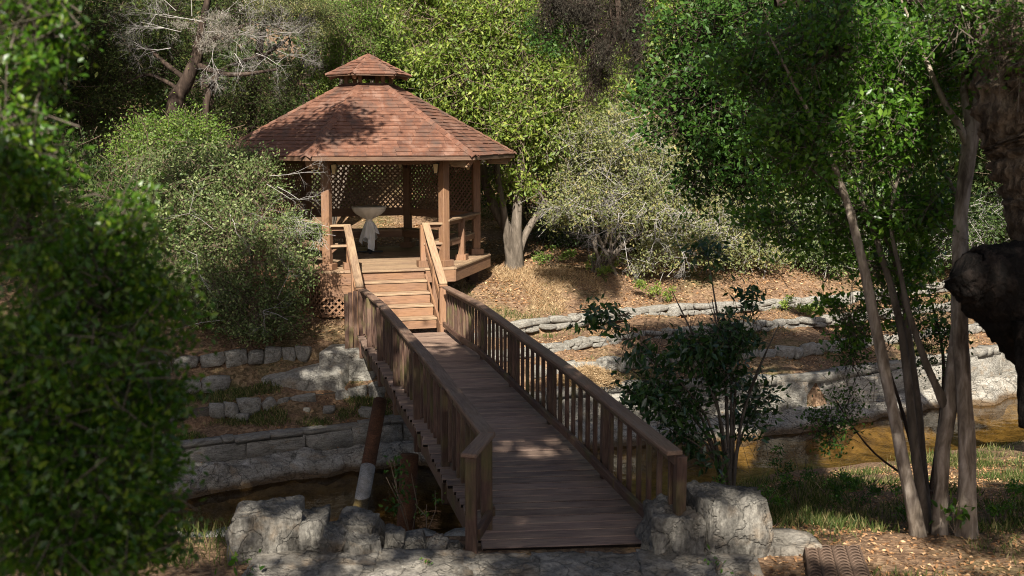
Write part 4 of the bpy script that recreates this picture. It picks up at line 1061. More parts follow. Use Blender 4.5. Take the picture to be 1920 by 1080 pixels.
# ------------------------------------------------------------------ grass, litter, straw
def scatter(xr, yr, n, fn=None, seed=0):
    r = np.random.default_rng(seed); x = r.uniform(*xr, n); y = r.uniform(*yr, n)
    if fn is not None: k = fn(x, y, r); x, y = x[k], y[k]
    return x, y, gz(x, y), r
def on_wall(x, y):
    k = np.zeros(len(x), bool)
    for f in WY: k |= (y > f(x) - .16) & (y < f(x) + .12)
    return k
def blades(name, x, y, z, r, h, wd, mat, lean=.45, kind='stuff', tint=None):
    n = len(x); P = np.stack([x, y, z - .01], 1)
    A = np.stack([r.normal(size=n) * lean, r.normal(size=n) * lean, np.ones(n)], 1)
    Nn = np.stack([r.normal(size=n), r.normal(size=n), r.normal(size=n) * .2], 1)
    L = h * r.uniform(.45, 1.25, n)
    V_, F_ = leaf_arrays(P, A, Nn, L, wd, .1, 0)
    t_ = tint if tint is not None else r.random(n)
    return obj(name, mesh_np(name, V_, F_, mat, False, np.concatenate([t_, t_])), None, None, kind)
def patchy(th, f=.9):
    return lambda x, y, r: (vnoise(x * f + 31, y * f * 1.4 + 7) + .35 * vnoise(x * 4, y * 4) > th * r.uniform(.85, 1.1, len(x))) & ~on_wall(x, y)
x1, y1, z1, r1 = scatter((1.4, 12), (9.2, 19), 90000, lambda x, y, r: (y < NW(x) + .1) & (y > 9.5) & (vnoise(x * 1.3, y * 1.3) + .5 * vnoise(x * 5, y * 5) > .68 + .5 * r.random(len(x))), 1)
blades('bank_grass', x1, y1, z1, r1, .14, .012, M['grass'])
f_ = patchy(.72, 1.1)
x1, y1, z1, r1 = scatter((-8, -1.2), (16.8, 20.2), 60000, lambda x, y, r: (y > WY[0](x) + .1) & (y < WY[2](x)) & f_(x, y, r), 2)
blades('terrace_grass', x1, y1, z1, r1, .11, .012, M['grass'])
x1, y1, z1, r1 = scatter((-1.5, 12), (18.5, 29), 120000, lambda x, y, r: (y > WY[0](x) + .1) & (y < WY[3](x) + 2.0 * (x < 2.2)) & patchy(.98, .8)(x, y, r), 3)
blades('sunlit_grass', x1, y1, z1, r1, .12, .013, M['grass'])
x1, y1, z1, r1 = scatter((-8, 0), (8.5, 9.9), 5000, lambda x, y, r: (x < -2.2), 4)
blades('edge_grass', x1, y1, z1, r1, .22, .01, M['grass'])
x1, y1, z1, r1 = scatter((2.5, 6), (8.0, 9.6), 2500, lambda x, y, r: vnoise(x * 3, y * 3) > .55, 5)
blades('path_edge_grass', x1, y1, z1, r1, .10, .008, M['grass'])
def litter(name, x, y, z, r, L, mat=None, lift=.012):
    n = len(x); P = np.stack([x, y, z + r.uniform(0, lift, n)], 1); A = np.stack([r.normal(size=n), r.normal(size=n), r.normal(size=n) * .25], 1)
    Nn = np.stack([r.normal(size=n) * .35, r.normal(size=n) * .35, np.ones(n)], 1); l = L * r.uniform(.6, 1.3, n)
    V_, F_ = leaf_arrays(P, A, Nn, l, l * .5, .18); t_ = r.random(n)
    obj(name, mesh_np(name, V_, F_, mat or M['litter'], False, np.concatenate([t_, t_])), None, None, 'stuff')
x1, y1, z1, r1 = scatter((-6, 16), (20, 42), 150000, lambda x, y, r: (y > WY[3](x) + .15) & (r.random(len(x)) < np.interp(y, [21, 30, 42], [1, .8, .35])) & ((vnoise(x * .9 + 2, y * 1.2) > .38) | (r.random(len(x)) < .3)) & ~((vnoise(x * .8 + 31, y * .8 * 1.4 + 7) + .35 * vnoise(x * 4, y * 4) > .95) & (x < 2)), 6)
litter('fallen_leaves', x1, y1, z1, r1, .075)
x1, y1, z1, r1 = scatter((-8, 12), (17, 28), 60000, lambda x, y, r: (r.random(len(x)) < np.where(x < -1.5, .35, 1)) & (y > WY[0](x) + .1) & (y < WY[3](x)) & (vnoise(x * 1.7, y * 2.3) > .42), 7)
litter('terrace_litter', x1, y1, z1, r1, .055)
x1, y1, z1, r1 = scatter((1.4, 9), (7.9, 17), 26000, lambda x, y, r: (y < NW(x) - .2) & (vnoise(x * 1.5, y * 1.5) > .3), 8)
litter('path_litter', x1, y1, z1, r1, .045)
x1, y1, z1, r1 = scatter((-9, 12), (15.5, 24), 9000, lambda x, y, r: (y > E_(x) + .25) & (y < WY[0](x)) & (vnoise(x * 2, y * 2) > .6), 9)
litter('ledge_litter', x1, y1, np.maximum(z1 + .12, -1.93), r1, .045)
# straw heap
hp = PZ(1105, 672, -.62); r1 = np.random.default_rng(12); n = 9000
a_ = r1.uniform(0, 2 * np.pi, n); q_ = np.sqrt(r1.random(n)); hx = hp.x + np.cos(a_) * q_ * .62; hy = hp.y + .15 + np.sin(a_) * q_ * .42
hz = gz(hx, hy, False) * 0 + (float(gz(hp.x, hp.y)) + .03 + .3 * (1 - q_ ** 2) * r1.uniform(.6, 1, n))
P = np.stack([hx, hy, hz], 1); A = np.stack([r1.normal(size=n), r1.normal(size=n), r1.normal(size=n) * .35], 1); Nn = r1.normal(size=(n, 3))
V_, F_ = leaf_arrays(P, A, Nn, r1.uniform(.06, .2, n), .009, .1); t_ = r1.random(n)
hm = mesh_np('straw_heap', V_, F_, M['straw'], False, np.concatenate([t_, t_]))
tag(obj('straw_heap', hm), 'heap of dry straw lying on the sunlit terrace by the low pale wall', 'straw heap')
x1, y1, z1, r1 = scatter((-1.5, 2), (21.5, 25.5), 16000, lambda x, y, r: (y > WY[3](x) + .2) & (vnoise(x * 1.3 + 4, y * 1.3) > .55), 13)
blades('dry_grass', x1, y1, z1, r1, .16, .01, M['straw'], .9)

# ================================================================== vegetation
def tree(name, base, label, cat='tree', group=None):
    return empty(name, base, label, cat, group)
def gpos(px, py, Y):
    p = PY(px, py, Y); return Vector((p.x, p.y, float(gz(p.x, p.y))))

# --- glossy shrub on the near bank
b = Vector((2.62, 12.6, float(gz(2.62, 12.6))))
sh = tree('glossy_shrub', b, 'slender multi stemmed shrub with dark glossy drooping leaves in front of the terraces', 'shrub')
stems = []
ends = [(1130, 598, 12.3), (1200, 640, 12.2), (1260, 545, 12.6), (1325, 470, 12.7), (1400, 560, 12.9), (1445, 640, 12.6), (1200, 740, 12.1), (1430, 740, 12.9), (1300, 660, 12.3), (1370, 620, 12.6), (1250, 800, 12.0), (1460, 610, 12.9), (1335, 560, 12.5), (1180, 690, 12.2)]
lobes = []
for i, (px, py, Y) in enumerate(ends):
    e_ = PY(px, py, Y); mid = b.lerp(e_, .5) + Vector(((2.62 - e_.x) * .22, 0, .12))
    stems.append(([b + Vector((random.uniform(-.05, .05), 0, -.1)), mid, e_], [.028, .016, .005]))
    for f, rr in ((1, .2), (.8, .22), (.62, .2)):
        q = b.lerp(e_, f) + (mid - b.lerp(e_, .5)) * (1 - abs(f - .5) * 2)
        lobes.append((q.x, q.y, q.z, rr * 1.3, rr * 1.2, rr, 1))
tubes('stems', stems, M['bark_grey'], sh, 6, .15)
crown(sh, lobes, 430, 9, .105, M['lf_gloss'], M['bark_grey'], 21, .1, .075, .40, .25, .22, .004, parts=290, part_mat=M['lf_glossp'], up=.9, gravity=.45, name='foliage', loose_f=.9)

# --- weeds and small plants
def small_plant(name, p, h, n, leaf, mat, pm, label, seed, spread=.3, cat='plant', wr=.45, sticks=5, group=None, parts=0):
    root = tree(name, p, label, cat, group); r = random.Random(seed); P0 = []; P1 = []; lob = []
    for k in range(sticks):
        e_ = Vector(p) + Vector((r.uniform(-spread, spread), r.uniform(-spread, spread) * .6, h * r.uniform(.6, 1)))
        mid = Vector(p).lerp(e_, .5) + Vector((r.uniform(-.06, .06), 0, .02)); P0 += [Vector(p)[:], mid[:]]; P1 += [mid[:], e_[:]]
        for f in (.45, .65, .85, 1): q = Vector(p).lerp(e_, f); lob.append((q.x, q.y, q.z, h * .1, h * .1, h * .08, 1))
    V_, F_ = prisms(P0, P1, .005, .003); obj('stems', mesh_np('stems', V_, F_, M['twig_brown']), root)
    crown(root, lob, max(4, n // 5), 5, leaf, mat, M['twig_brown'], seed, .1, leaf * .8, wr, 0, leaf * 1.5, 0, 'leaves', parts, pm, up=.9)
    return root
small_plant('sapling', PY(770, 1010, 10.0), .85, 120, .05, M['lf_oak'], M['lf_oakp'], 'thin sapling with sparse green leaves climbing past the rusty pile', 31, .22, parts=60, sticks=5)
small_plant('sapling', PY(800, 1000, 9.7), .42, 26, .045, M['lf_stem'], M['lf_stemp'], 'tiny sprig standing between the stone parapet and the bridge', 32, .12, parts=20, sticks=3)
small_plant('sprout', PZ(1790, 1000, .02), .28, 40, .085, M['lf_stem'], M['lf_stemp'], 'bright green sprout with broad leaves at the foot of the pale trunks', 33, .16, parts=30)
small_plant('sprout', PY(460, 1085, 8.2), .13, 14, .08, M['lf_stem'], M['lf_stemp'], 'low green sprout in front of the squared parapet stone', 34, .1, parts=10, sticks=3)
small_plant('sprout', PZ(797, 1060, .05), .06, 10, .03, M['lf_stem'], M['lf_stemp'], 'tiny weed growing on the flagstone step', 35, .03, sticks=3)
small_plant('sprout', PZ(1345, 1072, .05), .1, 14, .045, M['lf_stem'], M['lf_stemp'], 'small weed between the boulder and the flagstones', 36, .08, sticks=3)
for i, (px, py, Y, h, lb) in enumerate([(1180, 895, 11.0, .5, 'leafy weed clump crowding the railing end post'), (1330, 905, 11.6, .5, 'bright green weed clump at the foot of the glossy shrub'), (1410, 925, 11.4, .45, 'weed clump on the bank between glossy shrub and creek'), (1285, 960, 10.6, .45, 'weeds rising just behind the big boulder'), (1600, 960, 10.9, .5, 'dark leafy plant alone on the grassy bank'), (1500, 850, 12.8, .7, 'tall sparse weed standing against the water'), (1700, 930, 10.8, .4, 'green weeds behind the leaning outer pale trunk'), (1860, 960, 10.2, .45, 'green weeds beside the pale trunks under the burl'), (1620, 880, 12.6, .4, 'weed clump at the near waterline under the dark sapling')]):
    p = PY(px, py, Y); p.z = float(gz(p.x, p.y))
    small_plant('weed_clump', p, h, 500, .04, M['lf_stem'] if i not in (4, 5) else M['lf_oak'], None, lb, 940 + i, .42, sticks=10, cat='weeds', group='weed clumps on the near bank')
for i, (px, py, Y, h, lb) in enumerate([(1040, 512, 25.4, .55, 'low green bush at the edge of the leafy slope by the forked tree'), (1130, 520, 25.2, .5, 'low yellow green bush under the lichen covered shrub'), (1240, 555, 24.2, .5, 'small bush half hidden behind the glossy shrub top'), (1500, 560, 24.5, .4, 'seedlings on the leaf litter above the top wall')]):
    p = PY(px, py, Y); p.z = float(gz(p.x, p.y))
    small_plant('low_bush', p, h, 700, .06, M['lf_yel'] if i else M['lf_lime'], None, lb, 60 + i, .6, sticks=12, cat='bush')

# --- multi stemmed pale tree on the near right
tb0 = Vector((3.85, 9.5, -.05))
ms = tree('pale_stemmed_tree', tb0, 'tree with a cluster of pale slender trunks and small bright leaves by the path', 'tree')
def PYl(L): return [PY(px, py, Y) for px, py, Y in L]
tr_paths = [
    (PYl([(1732, 1045, 9.3), (1690, 850, 9.4), (1650, 650, 9.5), (1605, 440, 9.6), (1560, 300, 9.7), (1500, 180, 9.9), (1440, 60, 10.2)]), [.085, .07, .062, .05, .03, .02, .01]),
    (PYl([(1748, 1040, 9.5), (1718, 860, 9.6), (1690, 620, 9.8), (1650, 470, 10), (1600, 330, 10.2), (1570, 180, 10.4), (1600, 30, 10.5)]), [.06, .055, .045, .035, .025, .018, .01]),
    (PYl([(1760, 1040, 9.4), (1768, 850, 9.4), (1778, 770, 9.4), (1800, 560, 9.45), (1805, 420, 9.5)]), [.085, .08, .09, .07, .06]),
    (PYl([(1812, 1040, 9.3), (1812, 820, 9.3), (1800, 620, 9.35), (1800, 430, 9.4), (1820, 260, 9.5), (1838, 160, 9.6), (1815, 60, 9.7), (1800, -80, 9.8)]), [.105, .092, .085, .075, .085, .05, .04, .03]),
    (PYl([(1820, 290, 9.48), (1800, 240, 9.5), (1770, 190, 9.5), (1735, 110, 9.6), (1690, 0, 9.8)]), [.045, .04, .033, .022, .01]),
    (PYl([(1822, 250, 9.5), (1808, 170, 9.6), (1820, 60, 9.8), (1850, -60, 9.9)]), [.05, .04, .03, .02]),
    (PYl([(1778, 770, 9.4), (1740, 690, 9.4), (1705, 590, 9.5), (1690, 520, 9.6), (1670, 400, 9.8), (1700, 260, 10), (1690, 120, 10.2)]), [.05, .04, .033, .028, .02, .015, .008]),
    (PYl([(1738, 1000, 9.8), (1725, 800, 9.9), (1700, 600, 10), (1680, 500, 10.1), (1640, 380, 10.2), (1650, 240, 10.3)]), [.05, .045, .035, .026, .018, .008]),
    (PYl([(1605, 440, 9.6), (1590, 380, 9.7), (1500, 300, 9.9)]), [.03, .022, .01]),
    (PYl([(1805, 420, 9.5), (1780, 340, 9.8), (1700, 220, 10)]), [.035, .025, .012]),
]
for i, (p_, r_) in enumerate(tr_paths):
    A_ = [smooth_path(p_, r_, 7)]
    V_, F_ = tube_arrays(A_[0][0], [q * .78 * (1 + .35 * max(0, 1 - k / 5)) for k, q in enumerate(A_[0][1])], 14, i * 3.1, .2)
    obj('trunk', mesh_np('trunk', V_, F_, M['bark_pale'] if i in (0, 2, 3, 4, 5) else M['bark_grey'], True), ms)
def lobes_px(L):
    out = []
    for (px, py, Y, rx, rz, *w_) in L:
        p = PY(px, py, Y); k = p.y / FPX * 1.0
        out.append((p.x, p.y, p.z, rx * k, (w_[0] if w_ else (rx + rz) * .5 * k), rz * k, rx * rz * (w_[1] if len(w_) > 1 else 1)))
    return out
crown(ms, lobes_px([(1560, 260, 10, 150, 110), (1700, 180, 10, 150, 120), (1830, 60, 9.6, 150, 90), (1620, 400, 10.2, 130, 80), (1450, 160, 10.6, 120, 110), (1700, 380, 9.9, 130, 60, .5, .4), (1890, 120, 9.3, 70, 90), (1560, 80, 10.2, 160, 90), (1640, 500, 10.2, 90, 60, .5, .7), (1740, 480, 10.1, 70, 60, .4, .5), (1480, 420, 10.6, 90, 60, .5, .5), (1600, 600, 10.3, 60, 50, .4, .6), (1690, 560, 10.2, 60, 50, .4, .6), (1760, 400, 9.8, 70, 60, .4, .8)]),
      2700, 12, .062, M['lf_stem'], M['bark_grey'], 71, .15, .07, .5, 0, .26, .004, parts=290, part_mat=M['lf_stemp'], up=.9, vary=.4)
# dark leafy sapling among the trunks
ds = tree('dark_sapling', Vector((3.6, 10.6, -.4)), 'dark leafed sapling growing behind the pale trunks over the creek', 'sapling')
tubes('stems', [(PYl([(1740, 960, 10.6), (1700, 800, 10.7), (1650, 640, 10.8)]), [.025, .02, .008]), (PYl([(1740, 960, 10.6), (1770, 700, 10.7), (1740, 540, 10.8)]), [.025, .018, .006]), (PYl([(1760, 930, 10.6), (1640, 850, 10.4), (1560, 740, 10.4)]), [.015, .01, .004])], M['bark_dark'], ds, 6, .1)
crown(ds, lobes_px([(1600, 700, 10.6, 60, 110), (1640, 610, 10.8, 90, 60), (1740, 620, 10.8, 70, 90), (1560, 800, 10.4, 50, 40)]), 340, 11, .042, M['lf_oak'], M['bark_dark'], 72, .2, .06, .5, .1, .2, .003)

# --- right: oak with burl
ok = tree('big_oak', Vector((4.9, 8.2, 0)), 'massive furrowed oak trunk with a dark burnt looking burl at the frame edge', 'tree')
def bumpy_tube(name, pts, rads, mat, parent, sides=72, n=14, amp=.12, fr=2.2, vs=.35, seed=0):
    p_, r_ = smooth_path(pts, rads, n); V_, F_ = tube_arrays(p_, r_, sides, seed, .12)
    C = np.repeat(np.array([q[:] for q in p_]), sides, axis=0); D = unit(V_ - C)
    rr = np.linalg.norm(V_ - C, axis=1)
    kk = np.tile(np.arange(sides), len(p_)) / sides * 2 * np.pi; tt = np.repeat(np.arange(len(p_)), sides) / n
    h = np.array([noise.fractal(Vector((math.cos(a) * fr + seed, math.sin(a) * fr, t * fr * vs * 3)), 1.0, 2.0, 5) for a, t in zip(kk, tt)])
    h2 = np.array([abs(noise.noise(Vector((math.cos(a) * fr * 2.4 + seed, math.sin(a) * fr * 2.4, t * fr * vs * 2.2)))) for a, t in zip(kk, tt)])
    V_ = V_ + D * ((h * amp * .5 - np.clip(.22 - h2, 0, 1) * amp * 1.6) * rr / rr.max())[:, None]
    # cap ends
    n0 = len(V_); V_ = np.vstack([V_, C[0], C[-1]])
    m = bpy.data.meshes.new(name); L_ = len(p_)
    m.from_pydata([tuple(q) for q in V_], [], [tuple(f) for f in F_] + [(k, n0, (k + 1) % sides) for k in range(sides)] + [((L_ - 1) * sides + k, (L_ - 1) * sides + (k + 1) % sides, n0 + 1) for k in range(sides)])
    m.materials.append(mat)
    for p in m.polygons: p.use_smooth = True
    return obj(name, m, parent)
bumpy_tube('trunk', [Vector((6.4, 8.9, -.5)), Vector((6.2, 8.7, .9)), Vector((5.3, 8.4, 1.9)), Vector((4.3, 8.15, 2.75)), Vector((4.12, 8.1, 3.15)), Vector((4.06, 8.15, 3.5)), Vector((3.98, 8.2, 3.85)), Vector((4.0, 8.2, 4.8)), Vector((4.4, 8.0, 6.5)), Vector((5.0, 7.5, 8.5))], [.7, .6, .55, .42, .46, .52, .5, .46, .5, .5], M['bark_oak'], ok, 150, 20, .15, 5.5, .5, 3)
bumpy_tube('burl', PYl([(1798, 500, 7.7), (1806, 504, 7.7), (1815, 512, 7.7), (1850, 524, 7.75), (1905, 545, 7.9), (1990, 585, 8.1), (2150, 680, 8.4)]), [.07, .14, .19, .25, .38, .50, .6], M['bark_burnt'], ok, 120, 16, .13, 2.6, 1.0, 8)
bumpy_tube('dead_stub', PYl([(1925, 600, 7.6), (1925, 700, 7.6), (1918, 800, 7.7)]), [.1, .07, .03], M['bark_burnt'], ok, 24, 8, .05, 2, 1, 4)
limb_paths = [([(5.0, 7.5, 8.3), (3.5, 6.0, 9.4), (1.0, 4.5, 9.9), (-2, 4.0, 9.8)], [.4, .3, .22, .12]), ([(5.0, 7.5, 8.3), (4.5, 3.5, 9.8), (3.5, -.5, 10.2)], [.38, .28, .15]), ([(5, 7.5, 8.3), (6.5, 6, 10), (9, 5.5, 10.5)], [.35, .25, .12])]
tubes('limb', limb_paths, M['bark_oak'], ok, 10, .2)
def keep_gaps(C):
    u = C[:, 0] - .043 * C[:, 2]; v = C[:, 1] + 1.245 * C[:, 2]          # canopy gaps cut along the sun's path to place sunlit patches
    g = vnoise(u * .9 + 3, v * .75 + 11) * .7 + vnoise(u * 2.3 + 40, v * 2.0 + 5) * .3
    th = np.full(len(u), .64)
    th[(v > 8) & (v < 10.5) & (u > -.6) & (u < 1.5)] = .49
    th[u > 2.2] = .58
    th[(u > 2.3) & (v > 12.6) & (v < 19)] = .10
    th[(u > 3.3) & (v > 8) & (v < 9.6)] = .48
    th[(u > 2.6) & (v > 9.9) & (v < 12)] = .9
    th[(u < -.9) & (u > -3.0) & (v > 7.5) & (v < 8.9)] = .05
    th[(u < -.6) & (u > -3.4) & (v < 7.5)] = 2
    th[(u > 3.4) & (v > 12) & (v < 13.1)] = .3
    return g < th
# crown reaches over the path, above the picture
crown(ok, [(3.5, 3.8, 9.0, 3.6, 3.2, 1.5), (-.8, 3.6, 9.3, 3.2, 3.0, 1.4), (-4.5, 3.6, 9.2, 3.0, 2.6, 1.4), (1.0, -1.5, 9.8, 5, 3.4, 1.7), (6.5, 5.0, 9.3, 3, 2.6, 1.5), (-4.5, -1, 9.6, 3.5, 3.2, 1.6), (6.6, 0, 9.8, 3.5, 4, 1.6), (-1.6, -4.8, 8.5, 2.4, 2.2, 1.0, 26), (-2.4, 5.2, 8.6, 3.2, 1.4, .9), (2.5, 5.0, 8.8, 3.2, 1.5, .9)],
      8200, 11, .23, M['lf_oak'], M['bark_grey'], 81, .1, .2, .55, 0, .4, .01, keep=keep_gaps)
crown(ok, lobes_px([(1890, 60, 7.6, 70, 100, .3), (1800, 20, 7.9, 80, 50, .3)]), 150, 12, .045, M['lf_stem'], M['bark_grey'], 811, .1, .07, .5, 0, .22, .004, name='leafy_shoots', twname='shoot_twigs')
# dark hanging oak branches reaching into the top of the picture
hb = tree('hanging_oak_branch_tree', Vector((7.2, 15, -1.6)), 'dark leafed oak filling the top behind the pale trunks', 'tree')
tubes('trunk', [([(8.9, 15, -1.9), (8.7, 15, 1.5), (7.6, 15, 4.5), (6.0, 15, 7.5)], [.42, .34, .24, .16]), ([(7.6, 15, 4.5), (5.0, 14.6, 5.4), (3.4, 14.4, 5.2)], [.2, .14, .06]), ([(8.2, 15, 3.2), (6.2, 15, 3.9), (4.2, 15, 3.8)], [.15, .1, .05])], M['bark_dark'], hb, 10, .2)
crown(hb, lobes_px([(1330, 60, 15, 120, 120), (1300, 200, 14.8, 100, 110), (1420, 180, 15.2, 150, 130), (1560, 60, 15.5, 200, 120), (1720, 100, 15.5, 220, 110), (1880, 90, 15.5, 150, 110), (1380, 320, 15, 110, 90), (1300, 330, 14.8, 60, 60, .5, .7), (1480, 330, 15.3, 90, 60, .6, .6)]),
      4200, 13, .08, M['lf_oak'], M['bark_dark'], 82, .1, .11, .5, 0, .35, .006)
# mossy drooping boughs top centre
mo = tree('moss_draped_tree', Vector((3.2, 19.5, -1.5)), 'tree whose boughs hang with dark grey moss at the top', 'tree')
V_, F_ = dead_twigs([(PY(px, py, 18.5), (random.uniform(-.5, .5), 0, -1), .62) for px, py in [(1040, -50), (1075, -30), (1090, 20), (1110, 0), (1125, 50), (1140, -20), (1160, 10), (1105, 80), (1150, 60), (1185, 40), (1060, 20), (1130, 110), (1185, -30)]], 5, 4, (2, 4), .5, .55, .02, (0, 0, -1.2), .6)
obj('twigs', mesh_np('twigs', V_, F_, M['bark_dark']), mo, None, 'stuff')
crown(mo, lobes_px([(1045, 10, 18.5, 20, 50), (1075, 30, 18.5, 20, 70), (1108, 50, 18.5, 20, 90), (1135, 80, 18.5, 18, 95), (1162, 30, 18.5, 18, 110), (1120, 150, 18.5, 14, 40), (1100, 20, 18.5, 60, 30), (1190, 60, 18.6, 14, 85)]), 800, 34, .06, M['moss_hang'], M['bark_dark'], 83, .05, .075, .16, .6, .3, .005, gravity=.7, name='moss')
crown(mo, lobes_px([(1020, 25, 18.7, 50, 45), (1060, 70, 18.7, 60, 40)]), 160, 14, .06, M['lf_oak'], M['bark_dark'], 84, .2, .1, .5, 0, .2, .004, name='crown')
tubes('trunk', [([(3.2, 19.5, -1.8), (3.0, 19.3, 3), (2.2, 18.8, 6.5), (1.4, 18.5, 8)], [.01, .01, .01, .01])], M['bark_dark'], mo, 4, .1) if False else None
tubes('bough', [(PYl([(1500, -160, 17.5), (1300, -90, 18), (1120, -40, 18.5), (1020, -60, 18.6)]), [.22, .18, .12, .05]), (PYl([(1150, -50, 18.4), (1160, 40, 18.4), (1140, 110, 18.4)]), [.06, .045, .02]), (PYl([(1090, -60, 18.4), (1100, 20, 18.4), (1120, 80, 18.4)]), [.05, .035, .015])], M['bark_dark'], mo, 8, .2)

# --- tree behind the gazebo on the right, two stems
t1 = PY(962, 497, 25.6); t1.z = float(gz(t1.x, t1.y)) - .1
lt_ = tree('forked_tree', t1, 'leafy yellow green tree with forked stems rising behind the gazebo', 'tree')
tubes('trunk', [([t1, PY(955, 440, 25.6), PY(925, 385, 25.7), PY(905, 310, 25.8), PY(900, 180, 26)], [.2, .15, .12, .09, .05]),
                ([t1 + Vector((.1, 0, 0)), PY(968, 430, 25.5), PY(975, 330, 25.6), PY(985, 200, 25.8), PY(980, 60, 26)], [.18, .13, .1, .08, .04]),
                ([t1 + Vector((-.05, 0, 0)), PY(945, 400, 25.4), PY(930, 300, 25.4), PY(935, 180, 25.6)], [.12, .08, .07, .04]),
                ([t1, PY(985, 440, 25.9), PY(1030, 360, 26.2), PY(1060, 250, 26.5)], [.12, .09, .07, .03])], M['bark_grey'], lt_, 9, .2)
crown(lt_, lobes_px([(850, 60, 26.5, 110, 90), (960, 60, 26.5, 120, 100), (900, 150, 26, 110, 80), (1010, 180, 26, 110, 90), (870, 200, 26.5, 70, 60), (960, 240, 25.6, 90, 60), (1060, 90, 26.8, 90, 90), (1030, 270, 25.8, 80, 50), (960, 330, 25.8, 60, 40, .8, .5), (800, -20, 26.5, 90, 60), (1130, 200, 27, 70, 90)]),
      5200, 12, .12, M['lf_yel'], M['twig_brown'], 91, .1, .13, .40, .1, .5, .008, gravity=.35, up=.5)
# --- lichen shrub
b = PY(1130, 500, 25.4); b.z = float(gz(b.x, b.y))
ls = tree('lichen_shrub', b, 'big ochre green shrub with bare grey lichen covered branches on the slope', 'shrub')
sl = []
for px, py, Y in [(1060, 300, 25.2), (1120, 260, 25.2), (1180, 300, 25), (1230, 360, 25), (1080, 400, 24.8), (1160, 420, 24.7), (1230, 430, 24.8), (1270, 380, 25.2)]:
    e_ = PY(px, py, Y); sl.append(([b + Vector((random.uniform(-.4, .4), random.uniform(-.2, .2), -.1)), b.lerp(e_, .5) + Vector((0, 0, .25)), e_], [.05, .035, .012]))
tubes('stems', sl, M['bark_grey'], ls, 6, .2)
V_, F_ = dead_twigs([(PY(px, py, Y), (random.uniform(-1, 1), -.6, random.uniform(-.9, .3)), .5) for px, py, Y in [(1130, 340, 24.6), (1180, 360, 24.5), (1210, 380, 24.5), (1160, 400, 24.4), (1110, 390, 24.5), (1230, 410, 24.6), (1190, 420, 24.4), (1140, 430, 24.4), (1080, 370, 24.6), (1250, 360, 24.8), (1170, 450, 24.3), (1215, 300, 25), (1100, 440, 24.5), (1265, 440, 24.6), (1300, 400, 24.8)]], 6, 4, (2, 4), .45, .7, .013, (0, 0, -.3), .68)
obj('dead_branches', mesh_np('dead_branches', V_, F_, M['twig_grey']), ls, None, 'stuff')
crown(ls, lobes_px([(1090, 280, 25.5, 80, 70), (1160, 260, 25.5, 90, 60), (1060, 390, 25, 70, 50), (1200, 330, 25.4, 90, 60), (1150, 380, 25.2, 110, 50), (1240, 410, 25.2, 80, 60), (1280, 350, 25.6, 60, 60), (1230, 480, 25, 60, 30), (1330, 430, 25.4, 80, 70)]),
      2300, 15, .075, M['lf_ochre'], M['twig_grey'], 92, .25, .12, .5, 0, .35, .006)

# --- bush left of the gazebo
b = PY(470, 610, 20.3); b.z = float(gz(b.x, b.y))
lb = tree('sage_bush', b, 'dense grey green bush with bare twigs leaning against the gazebo', 'bush')
sl = []
for px, py, Y in [(350, 420, 20), (420, 380, 20.4), (480, 340, 20.6), (530, 400, 20.3), (580, 470, 20), (560, 560, 19.8), (380, 540, 19.6), (470, 480, 20), (330, 330, 20.5)]:
    e_ = PY(px, py, Y); sl.append(([b + Vector((random.uniform(-.4, .4), random.uniform(-.2, .2), -.15)), b.lerp(e_, .5) + Vector((0, 0, .2)), e_], [.045, .03, .01]))
tubes('stems', sl, M['bark_grey'], lb, 6, .2)
crown(lb, lobes_px([(400, 320, 20.8, 90, 55), (470, 350, 20.5, 70, 60), (350, 400, 20.3, 80, 80), (440, 440, 20, 90, 70), (535, 470, 20, 46, 70), (565, 490, 19.9, 18, 40, .4, 1), (515, 560, 19.8, 50, 46), (400, 540, 19.8, 110, 60), (330, 500, 20, 60, 90), (480, 600, 19.6, 90, 32), (330, 320, 21, 80, 60), (440, 290, 21, 50, 30)]),
      3600, 13, .062, M['lf_sage'], M['twig_brown'], 93, .2, .1, .5, 0, .3, .005)
crown(lb, lobes_px([(568, 420, 19.9, 34, 34), (600, 450, 19.8, 16, 30), (545, 430, 19.9, 30, 40)]), 120, 14, .036, M['lf_sage'], M['twig_grey'], 94, .2, .05, .5, 0, .2, .004, name='top_sprays', twname='top_twigs')
V_, F_ = dead_twigs([(PY(px, py, Y), d, L) for px, py, Y, d, L in [(505, 330, 20.0, (1, -.2, -.15), .7), (520, 350, 20, (1, -.1, -.3), .5), (500, 345, 20, (1, 0, -.5), .5), (430, 400, 19.6, (.3, -.5, -.4), .6), (400, 430, 19.6, (-.4, -.5, .4), .6), (470, 440, 19.5, (.3, -.6, .5), .6), (350, 470, 19.5, (.5, -.5, 0), .7), (520, 560, 19.4, (.4, -.5, .6), .6), (420, 600, 19.2, (-1, -.3, .1), .8), (540, 600, 19.2, (-.6, -.5, .3), .6)]], 9, 4, (2, 3), .5, .55, .008, (0, 0, 0), .62)
obj('dead_branches', mesh_np('dead_branches', V_, F_, M['twig_grey']), lb, None, 'stuff')

